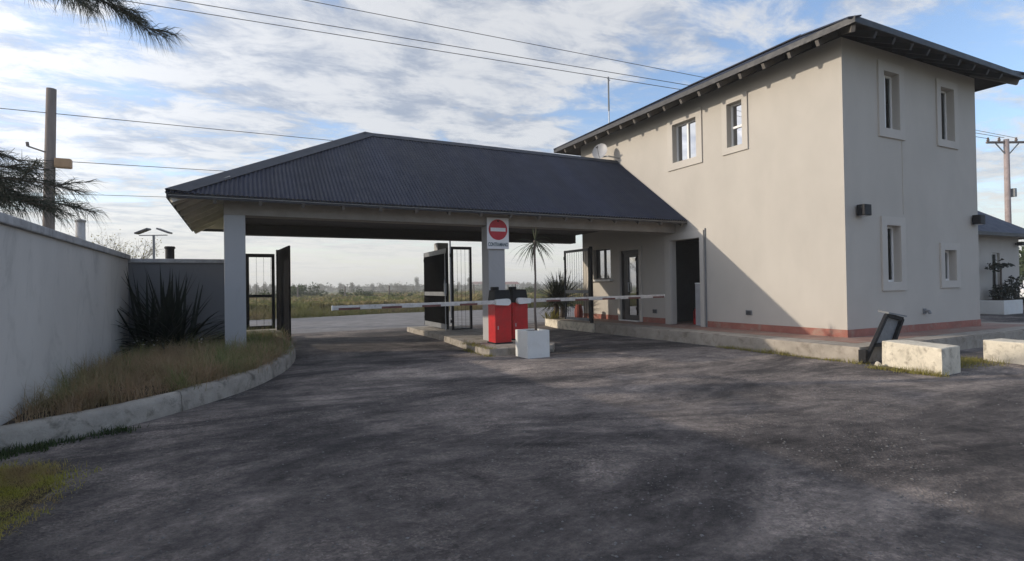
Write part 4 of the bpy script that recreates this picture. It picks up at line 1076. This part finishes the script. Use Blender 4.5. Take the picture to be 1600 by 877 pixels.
# ------------------------------------------------------------------ long-needled tree on the left
pt = thing('pine_tree', (-3.9, 9.9, 0), 'long needled tree whose dark drooping branches reach in from the left', 'tree')
m = MB(); m.tube([(-3.9, 9.9, -.1), (-3.95, 9.85, 2), (-3.85, 9.95, 4.2), (-3.9, 9.9, 6.8)], [.19, .16, .12, .05], 10); m.build('trunk', MT['bark'], pt, smooth=True)
def plume(mw, mn, pts_, r, needle, dens, droop=.35):
    pts_ = [Vector(p) for p in pts_]; mw.tube(pts_, [r * (1 - .8 * i / (len(pts_) - 1)) for i in range(len(pts_))], 6)
    tot = sum((b_ - a).length for a, b_ in zip(pts_, pts_[1:])); n = int(tot * dens)
    for k in range(n):
        t = random.random() * (len(pts_) - 1); i = min(int(t), len(pts_) - 2); f = t - i
        p = pts_[i].lerp(pts_[i + 1], f); d = (pts_[i + 1] - pts_[i]).normalized()
        a = (d * random.uniform(.7, 1.3) + Vector((random.gauss(0, .42), random.gauss(0, .42), random.gauss(0, .42)))).normalized()
        L = needle * random.uniform(.6, 1.15); mid = p + a * L * .5; e = p + a * L + Vector((0, 0, -droop * L * random.uniform(.4, 1.9)))
        s = a.cross(Vector((random.gauss(0, 1), random.gauss(0, 1), random.gauss(0, 1)))).normalized() * .0026
        mn.quad(p + s, p - s, mid - s, mid + s); mn.tri(mid + s, mid - s, e)
mw, mn = MB(), MB()
def bough(root, tip, nsub, r, needle, dens, sub_len, drop=.15):
    root, tip = Vector(root), Vector(tip); main = [root.lerp(tip, t) + Vector((0, 0, drop * math.sin(math.pi * t))) for t in (0, .25, .5, .75, 1)]
    plume(mw, mn, main, r, needle, dens * .8)
    for k in range(nsub):
        t = random.uniform(.25, .98); p = root.lerp(tip, t) + Vector((0, 0, drop * math.sin(math.pi * t))); d = (tip - root).normalized()
        sd = (d + Vector((random.gauss(0, .38), random.gauss(0, .38), random.gauss(-.08, .26)))).normalized(); L = sub_len * random.uniform(.5, 1.1) * (1.25 - t * .7)
        plume(mw, mn, [p, p + sd * L * .5, p + sd * L + Vector((0, 0, -.08 * L))], r * .4, needle, dens)
PR = (-3.9, 9.9)
for z, tip, n_, sub in ((2.9, (-1.75, 8.72, 2.72), 20, .75), (2.7, (-1.62, 8.66, 2.46), 18, .6), (3.0, (-2.2, 8.95, 2.95), 18, .65), (2.6, (-2.1, 8.9, 2.52), 18, .6),
                        (3.3, (-2.45, 9.1, 3.12), 16, .6), (2.8, (-2.6, 9.2, 2.75), 18, .6), (3.1, (-2.75, 9.3, 2.9), 16, .6), (2.5, (-2.7, 9.15, 2.35), 14, .5)):
    bough((*PR, z), tip, int(n_ * .62), .028, .25, 150, sub, .14)
for z, tip, n_, sub in ((5.9, (-.82, 8.22, 4.70), 22, .6), (6.1, (-1.2, 8.3, 4.95), 22, .7), (6.2, (-1.75, 8.4, 5.05), 22, .7), (5.7, (-2.2, 8.6, 5.12), 16, .6), (6.3, (-1.5, 8.5, 5.3), 16, .6)):
    bough((*PR, z), tip, int(n_ * .75), .03, .26, 170, sub, .35)
for k in range(9):
    a = rad(70 + k * 26); z = random.uniform(3.0, 6.4)
    bough((-3.9, 9.9, z), (-3.9 + 1.7 * math.cos(a), 9.9 + 1.7 * math.sin(a), z + random.uniform(-.5, .5)), 7, .03, .24, 120, .6)
mw.build('branches', MT['bark'], pt); mn.build('foliage', MT['needle'], pt)

# ------------------------------------------------------------------ neighbouring house on the right
nb = thing('single_storey_house', (27.5, 11.4, 0), 'low grey house with dark hipped roof behind the right end of the big house', 'house')
HX0, HX1, HY0, HY1 = 21.5, 31.0, 11.4, 17.4
m = MB(); holed_wall(m, lambda x, z, d: (x, HY0 + d, z), HX0, HX1, -.1, 3.3, [(28.55, 29.25, 0.2, 2.55, .15), (24.0, 25.2, 1.0, 2.3, .15)], .15)
m.quad((HX1, HY0, -.1), (HX1, HY1, -.1), (HX1, HY1, 3.3), (HX1, HY0, 3.3)); m.quad((HX0, HY0, -.1), (HX0, HY0, 3.3), (HX0, HY1, 3.3), (HX0, HY1, -.1)); m.quad((HX0, HY1, -.1), (HX1, HY1, -.1), (HX1, HY1, 3.3), (HX0, HY1, 3.3))
m.build('wall', MT['wall'], nb)
m = MB(); e = .6; z = 3.32; hx = (HX0 + HX1) / 2; hh = (HY1 - HY0) / 2 + e; ry = (HY0 + HY1) / 2; pt_ = .75
c0, c1, c2, c3 = (HX0 - e, HY0 - e, z), (HX1 + e, HY0 - e, z), (HX1 + e, HY1 + e, z), (HX0 - e, HY1 + e, z); t0, t1 = (HX0 - e + hh, ry, z + hh * pt_), (HX1 + e - hh, ry, z + hh * pt_)
m.quad(c0, c1, t1, t0); m.quad(c2, c3, t0, t1); m.tri(c1, c2, t1); m.tri(c3, c0, t0)
r_ = m.build('roof', MT['roof'], nb)
m = MB(); m.box(HX0 - e, HX1 + e, HY0 - e - .01, HY0 - e + .02, z - .12, z + .02); m.box(HX1 + e - .02, HX1 + e + .01, HY0 - e + .021, HY1 + e, z - .12, z + .02); m.build('fascia', MT['fascia'], r_)
m = MB(); m.quad((HX0 - e, HY0 - e + .02, z - .05), (HX1 + e - .02, HY0 - e + .02, z - .05), (HX1 + e - .02, HY0, z - .05), (HX0 - e, HY0, z - .05)); m.quad((HX1, HY0, z - .05), (HX1 + e - .02, HY0, z - .05), (HX1 + e - .02, HY1 + e, z - .05), (HX1, HY1 + e, z - .05)); m.build('soffit', MT['soffit'], r_)
for (a, b_, c, d, nm) in ((28.55, 29.25, .2, 2.55, 'narrow_window'), (24.0, 25.2, 1.0, 2.3, 'window')):
    w_ = bpy.data.objects.new('window', None); COL.objects.link(w_); w_.parent = nb; w_.location = Vector(((a + b_) / 2, HY0, c)) - nb.location
    f = MB(); yy = HY0 + .1
    f.box(a, a + .06, yy, yy + .05, c, d); f.box(b_ - .06, b_, yy, yy + .05, c, d); f.box(a + .06, b_ - .06, yy, yy + .05, d - .06, d); f.box(a + .06, b_ - .06, yy, yy + .05, c, c + .06); f.build('frame', MT['alu'], w_)
    MB().quad((a + .06, yy + .03, c + .06), (b_ - .06, yy + .03, c + .06), (b_ - .06, yy + .03, d - .06), (a + .06, yy + .03, d - .06)).build('pane', MT['glass'], w_)
    MB().quad((a + .06, yy + .12, c), (b_ - .06, yy + .12, c), (b_ - .06, yy + .12, d), (a + .06, yy + .12, d)).build('blind', MT['curtain'], w_)
sp2 = thing('wall_spotlight', (30.7, 11.3, 2.95), 'small dark spotlight under the eave of the low grey house', 'lamp')
MB().box(30.55, 30.85, 11.1, 11.3, 2.88, 3.05).build('housing', MT['blackmetal'], sp2, .02); MB().box(30.66, 30.74, 11.3, 11.399, 2.93, 3.0).build('bracket', MT['blackmetal'], sp2)
def planter(x, y, w, h, label, mt='potwhite', d=.8):
    p_ = thing('square_planter', (x, y, 0), label, 'planter')
    m_ = MB(); m_.box(x - w / 2, x + w / 2, y - d / 2, y + d / 2, 0, h); m_.build('pot', MT[mt], p_, .02)
    MB().box(x - w / 2 + .05, x + w / 2 - .05, y - d / 2 + .05, y + d / 2 - .05, h, h + .012).build('soil', MT['soil'], p_)
    return p_
planter(28.0, 10.9, 1.6, .57, 'pale square planter against the low grey house')
bp_ = thing('potted_shrub', (28.0, 10.9, .57), 'dark bushy plant with a flat crown in the pale planter of the low house', 'plant')
m = MB(); m.tube([(28.0, 10.9, .5), (28.02, 10.9, 1.3), (28.05, 10.9, 1.9)], [.06, .04, .03], 6); m.build('stem', MT['bark'], bp_)
m = MB(); leaf_cloud(m, [(27.85, 10.9, .85), (28.05, 10.9, .9), (28.2, 10.95, .8)], .36, 420, .07); leaf_cloud(m, [(27.6, 10.9, 1.9), (28.0, 10.9, 2.0), (28.4, 10.9, 2.0)], .3, 160, .08, .25); m.build('foliage', MT['phormium'], bp_)
bp2 = thing('potted_shrub', (29.25, 10.9, 0), 'second dark shrub standing right of the pale planter by the low house', 'plant')
m = MB(); leaf_cloud(m, [(29.2, 10.9, .4), (29.35, 10.95, .75), (29.25, 10.9, 1.15), (29.1, 10.9, 1.2)], .4, 500, .07); m.build('foliage', MT['phormium'], bp2)
m = MB(); m.tube([(29.25, 10.9, 0), (29.28, 10.9, .9)], .05, 6); m.build('stem', MT['bark'], bp2)

# parked car at the right edge, tree behind it
car = thing('parked_car', (42.3, 13.2, 0), 'pale parked car just visible at the right edge beyond the low house', 'car')
prof = [(-2.1, .35), (-2.1, .75), (-1.5, .95), (-.8, 1.42), (.7, 1.45), (1.5, 1.0), (2.1, .92), (2.15, .4)]
def car_prism(m_, prof_, y0, y1, cx, cy):
    n_ = len(prof_); i_ = len(m_.v)
    m_.v += [(cx + x, cy + y0, z) for x, z in prof_] + [(cx + x, cy + y1, z) for x, z in prof_]
    m_.f.append(tuple(range(i_, i_ + n_))); m_.f.append(tuple(range(i_ + 2 * n_ - 1, i_ + n_ - 1, -1)))
    for k_ in range(n_): m_.f.append((i_ + k_, i_ + (k_ + 1) % n_, i_ + n_ + (k_ + 1) % n_, i_ + n_ + k_))
m = MB(); car_prism(m, prof, -.85, .85, 42.6, 14.3); m.build('body', MT['carwhite'], car, .05)
m = MB(); car_prism(m, [(-1.35, .98), (-.78, 1.36), (-.1, 1.38), (-.1, .98)], -.87, -.855, 42.6, 14.3); car_prism(m, [(0, .98), (0, 1.38), (.66, 1.38), (1.3, .99)], -.87, -.855, 42.6, 14.3); m.build('side_window', MT['panel'], car)
for wx in (-1.3, 1.35):
    for wy in (-.86, .66):
        m = MB(); m.tube([(42.6 + wx, 14.3 + wy, .33), (42.6 + wx, 14.3 + wy + .2, .33)], .33, 18); wo = m.build('wheel', MT['tyre'], car)
        m = MB(); m.tube([(42.6 + wx, 14.3 + wy - .01, .33), (42.6 + wx, 14.3 + wy + .21, .33)], .2, 14); m.build('rim', MT['steel'], wo)
m = MB(); m.box(40.48, 40.51, 13.6, 13.9, .68, .82); m.build('headlight', MT['signwhite'], car); m = MB(); m.box(40.48, 40.51, 14.7, 15.0, .68, .82); m.build('headlight', MT['signwhite'], car)

# ------------------------------------------------------------------ field, bushes, fence and far trees
def bush(name, x, y, w, h, label, n, size, m_='bush', group=None, cat='bush'):
    t = thing(name, (x, y, 0), label, cat, group)
    cs = []
    for k in range(max(4, int(w * 2))):
        cs.append((x + random.uniform(-w / 2, w / 2), y + random.uniform(-w / 3, w / 3), h * random.uniform(.25, .7), random.uniform(.6, 1)))
    m1 = MB(); leaf_cloud(m1, cs, min(h * .42, w * .3), n, size, .8); m1.build('foliage', MT[m_], t)
    m1 = MB()
    for k in range(4): c = random.choice(cs); m1.tube([(x + random.gauss(0, .05), y, -.05), (x + (c[0] - x) * .5, y, c[2] * .6), c[:3]], [.05, .035, .015], 5)
    m1.build('stem', MT['bark'], t)
bush('wild_bush', 8.6, 80, 5.0, 2.4, 'wide dark bush in the field right of the open gate leaf', 1300, .16, group='bushes in the field')
bush('wild_bush', 5.6, 74, 3.0, 2.5, 'dark rounded bush half hidden by the open gate leaf', 700, .15, group='bushes in the field')
bush('wild_bush', 12.6, 69, 2.6, 1.7, 'round bush in the field left of a pair, nearer the open leaf', 500, .12, group='bushes in the field')
bush('wild_bush', 14.3, 66, 2.1, 1.3, 'low bush right of the first round bush in the field', 400, .11, group='bushes in the field')
bush('wild_bush', 17.4, 64, 2.8, 1.3, 'olive bush in the field just above the boom tip stripes', 450, .11, group='bushes in the field')
bush('wild_bush', 26.2, 70, 2.6, 1.4, 'olive bush in the field beside the folded mesh gate', 400, .11, group='bushes in the field')
bush('wild_bush', 3.0, 66, 2.6, 1.7, 'dark bush seen through the narrow pedestrian gate', 450, .12, group='bushes in the field')
bush('wild_bush', 33.5, 60, 2.2, 1.5, 'bush in the field behind the no entry pillar', 400, .11, group='bushes in the field')
# roadside tussock strip and field grass
pts = []
for _ in range(4200):
    x = random.uniform(-12, 34); y0_ = 27.5 + (x + 8) * .2 if x < 7 else 30.9 + (x - 7) * .06
    pts.append((x, y0_ + .3 + abs(random.gauss(0, 1.8)), -.02))
o = blades(pts, 'roadside_grass', MT['fieldgrass'], .12, .75, 6, .018, 1.0, 2); stuff(o); tag(o, 'rough grass along the far side of the road', 'grass')
mbf = MB()
for _ in range(12000):
    y = 33 + 90 * random.random() ** 1.8; x = random.uniform(-.25, .95) * y
    if noise.noise(Vector((x * .12, y * .12, 3))) < -.15: continue
    h = random.uniform(.25, .75); s = random.uniform(.1, .3)
    for _k in range(3):
        a = random.uniform(0, 3.14); dx, dy = math.cos(a) * s, math.sin(a) * s; lx, ly = random.gauss(0, .15), random.gauss(0, .15)
        mbf.quad((x - dx, y - dy, -.03), (x + dx, y + dy, -.03), (x + dx * 1.1 + lx, y + dy + ly, h * random.uniform(.6, 1)), (x - dx * .6 + lx, y - dy + ly, h))
o = mbf.build('field_grass', MT['fieldgrass']); stuff(o); tag(o, 'rough green and tan grass covering the open field', 'grass')
fp = [(15.9, 63.5), (20.5, 62.5), (26, 62), (31.5, 61.5), (37, 61), (11, 64.3), (6, 65)]
for i, (x, y) in enumerate(fp):
    m = MB(); m.tube([(x, y, -.1), (x + .03, y, 1.75)], [.09, .075], 6); m.lathe([(.075, 0), (.05, .03), (0.01, .04)], (x + .03, y, 1.75), 6)
    o = m.build('fence_post', MT['pole'], None, origin=(x, y, 0)); tag(o, 'weathered wooden post of the wire fence across the field', 'post', 'posts of the field fence')
for z, nm in ((.6, 'lowest'), (1.1, 'middle'), (1.6, 'top')):
    m = MB(); m.tube([(x, y, z) for x, y in sorted(fp)], .008, 4)
    o = m.build('fence_wire', MT['wire'], None, origin=(6, 65, 0)); tag(o, nm + ' strand of wire on the field fence', 'wire')
# low scrub between the field and the trees
mbs = MB(); cs = []
for k in range(700):
    d_ = random.uniform(95, 300); tn = random.uniform(-.25, .95)
    if noise.noise(Vector((tn * 9, d_ * .02, 5))) < -.1: continue
    cs.append((tn * d_, d_, random.uniform(.1, .6), random.uniform(.4, 1.0)))
leaf_cloud(mbs, cs, 1.5, 16000, .30, .4)
o = mbs.build('scrub', MT['fartree']); stuff(o); tag(o, 'low grey brown scrub spread across the far field', 'scrub')
# far trees
def tree_proto(kind):
    t = thing('distant_tree', (0, 0, 0), 'hazy tree in the line along the horizon', 'tree', 'distant trees along the horizon')
    H_ = 7.0 if kind != 2 else 11.0; wd_ = 3.2 if kind == 0 else (2.4 if kind == 1 else 2.2); cs = []
    for k in range(12):
        a = random.uniform(0, 6.28); rr_ = wd_ * random.uniform(.1, .75); z_ = H_ * random.uniform(.14, .86); rr_ *= 1.15 - z_ / H_ * .7
        cs.append((math.cos(a) * rr_, math.sin(a) * rr_, z_, random.uniform(.6, 1.1)))
    m1 = MB(); leaf_cloud(m1, cs, 1.7, 900, .36, 1.0); m1.build('crown', MT['fartree'], t)
    m1 = MB(); m1.tube([(0, 0, -.3), (.1, 0, H_ * .4), (0, .1, H_ * .7)], [.25, .18, .08], 6)
    for c in cs[:5]: m1.tube([(0.05, 0, H_ * .35), c[:3]], [.1, .03], 4)
    m1.build('trunk', MT['bark'], t)
    return t
protos = [tree_proto(0), tree_proto(1), tree_proto(2)]
used = [False] * 3
def put_tree(k, x, y, s, rz):
    if not used[k]: t = protos[k]; used[k] = True
    else: t = copy_tree(protos[k])
    t.location = (x, y, -.05); t.scale = (s, s, s * random.uniform(.85, 1.15)); t.rotation_euler = (0, 0, rz)
    return t
for i in range(150):
    d_ = random.uniform(230, 420); tn = random.uniform(-.12, .80)
    y = d_ ; x = tn * d_
    put_tree(random.choice((0, 0, 1)), x, y, random.uniform(.42, .70) * (d_ / 330) ** .5, random.uniform(0, 6.28))
tt = put_tree(2, 79, 260, .80, 1.0); tt['label'] = 'tallest dark tree standing up from the far tree line under the canopy'
tt = put_tree(2, 106, 258, .68, 2.0); tt['label'] = 'tall far tree just left of the folded mesh gate'
# far-off wood behind: one mass
mbw = MB(); cs = []
for k in range(900):
    tn = random.uniform(-.3, 1.1); d_ = random.uniform(300, 480); cs.append((tn * d_, d_, random.uniform(.3, 3.2) * random.uniform(.5, 1.1), random.uniform(.6, 1.3)))
leaf_cloud(mbw, cs, 3.2, 26000, .8, .45)
o = mbw.build('distant_woods', MT['fartree']); stuff(o); tag(o, 'hazy far-off woodland along the horizon', 'woods')
for (x, y, s, lab) in ((165, 380, 1.0, 'tiny white house among the far trees left of the mesh gate'), (150, 300, .8, 'tiny pale farm shed among the far trees'),):
    t = thing('far_house', (x, y, 0), lab, 'house')
    MB().box(x - 6 * s, x + 6 * s, y - 4 * s, y + 4 * s, -.3, 3.6 * s).build('wall', MT['farwall'], t)
    m = MB(); zt = 3.6 * s; m.quad((x - 6.5 * s, y - 4.5 * s, zt), (x + 6.5 * s, y - 4.5 * s, zt), (x + 6.5 * s, y, zt + 2 * s), (x - 6.5 * s, y, zt + 2 * s)); m.quad((x - 6.5 * s, y + 4.5 * s, zt), (x + 6.5 * s, y + 4.5 * s, zt), (x + 6.5 * s, y, zt + 2 * s), (x - 6.5 * s, y, zt + 2 * s)); m.build('roof', MT['terracotta'], t)
# green trees beyond the right house
for (x, y, s, lab) in ((50, 17.5, .9, 'green tree behind the parked car at the right edge'), (56, 21, 1.0, 'bushy tree beyond the low grey house')):
    t = thing('leafy_tree', (x, y, 0), lab, 'tree')
    cs = [(x + random.gauss(0, 1.4), y + random.gauss(0, 1.4), random.uniform(1.0, 4.2) * s, random.uniform(.6, 1.1)) for k in range(16)]
    m = MB(); leaf_cloud(m, cs, 1.2, 2200, .16); m.build('crown', MT['bush'], t)
    m = MB(); m.tube([(x, y, -.1), (x + .1, y, 1.5), (x, y, 3)], [.2, .15, .06], 7); m.build('trunk', MT['bark'], t)

# ------------------------------------------------------------------ loose stones on the asphalt
m = MB()
edge_pts = []
for _ in range(1500):
    i_ = random.randrange(8, len(kpath) - 1); p_ = kpath[i_]; d_ = (kpath[i_ + 1] - p_).normalized(); q_ = p_.lerp(kpath[i_ + 1], random.random()) + Vector((d_.y, -d_.x)) * abs(random.gauss(0, .10))
    edge_pts.append((q_.x, q_.y))
for _ in range(1100): edge_pts.append((9.60 - abs(random.gauss(0, .12)), random.uniform(5.5, 13.5)))
for _ in range(400): edge_pts.append((random.uniform(9.1, 10.0), 4.35 - abs(random.gauss(0, .1))))
for _ in range(400): edge_pts.append((4.60 - abs(random.gauss(0, .10)), random.uniform(10.2, 13.5)))
for k_ in range(12000 + len(edge_pts)):
    if k_ < len(edge_pts): x, y = edge_pts[k_]
    elif random.random() < .7: y = 1.0 + 7 * random.random() ** 1.3; x = random.uniform(-.9, 1.5) * (y + 1.0)
    else: x, y = random.uniform(-.5, 9.2), random.uniform(2, 12)
    if x < -1.1 + max(0, y - 6.4) * .55: continue
    s = random.choice((.003, .004, .004, .005, .006, .008, .012)) * random.uniform(.7, 1.2); i = len(m.v); z = s * .6
    a0 = random.uniform(0, 6)
    m.v += [(x + s * math.cos(a0 + k * 1.2566) * random.uniform(.7, 1.2), y + s * math.sin(a0 + k * 1.2566) * random.uniform(.7, 1.2), z * .3) for k in range(5)] + [(x, y, z * 1.3)]
    m.f += [(i + k, i + (k + 1) % 5, i + 5) for k in range(5)]
o = m.build('loose_gravel', MT['pebble']); stuff(o); tag(o, 'loose grit and small stones on the worn asphalt', 'gravel')

# ------------------------------------------------------------------ air between here and the tree line
hz = MB().box(-1260, 1260, -1260, 1260, -1.1, 15.0).build('haze', MT['wall'])
hm = bpy.data.materials.new('haze_air'); hm.use_nodes = True
hn = hm.node_tree.nodes; hn.remove(hn['Principled BSDF'])
pv = hn.new('ShaderNodeVolumePrincipled'); pv.inputs['Density'].default_value = 0.0014; pv.inputs['Color'].default_value = (0.96, 0.95, 0.91, 1)
pv.inputs['Anisotropy'].default_value = 0.2
hm.node_tree.links.new(pv.outputs[0], hn['Material Output'].inputs['Volume'])
hz.data.materials.clear(); hz.data.materials.append(hm); stuff(hz); tag(hz, 'thin pale haze lying over the fields and road', 'haze')
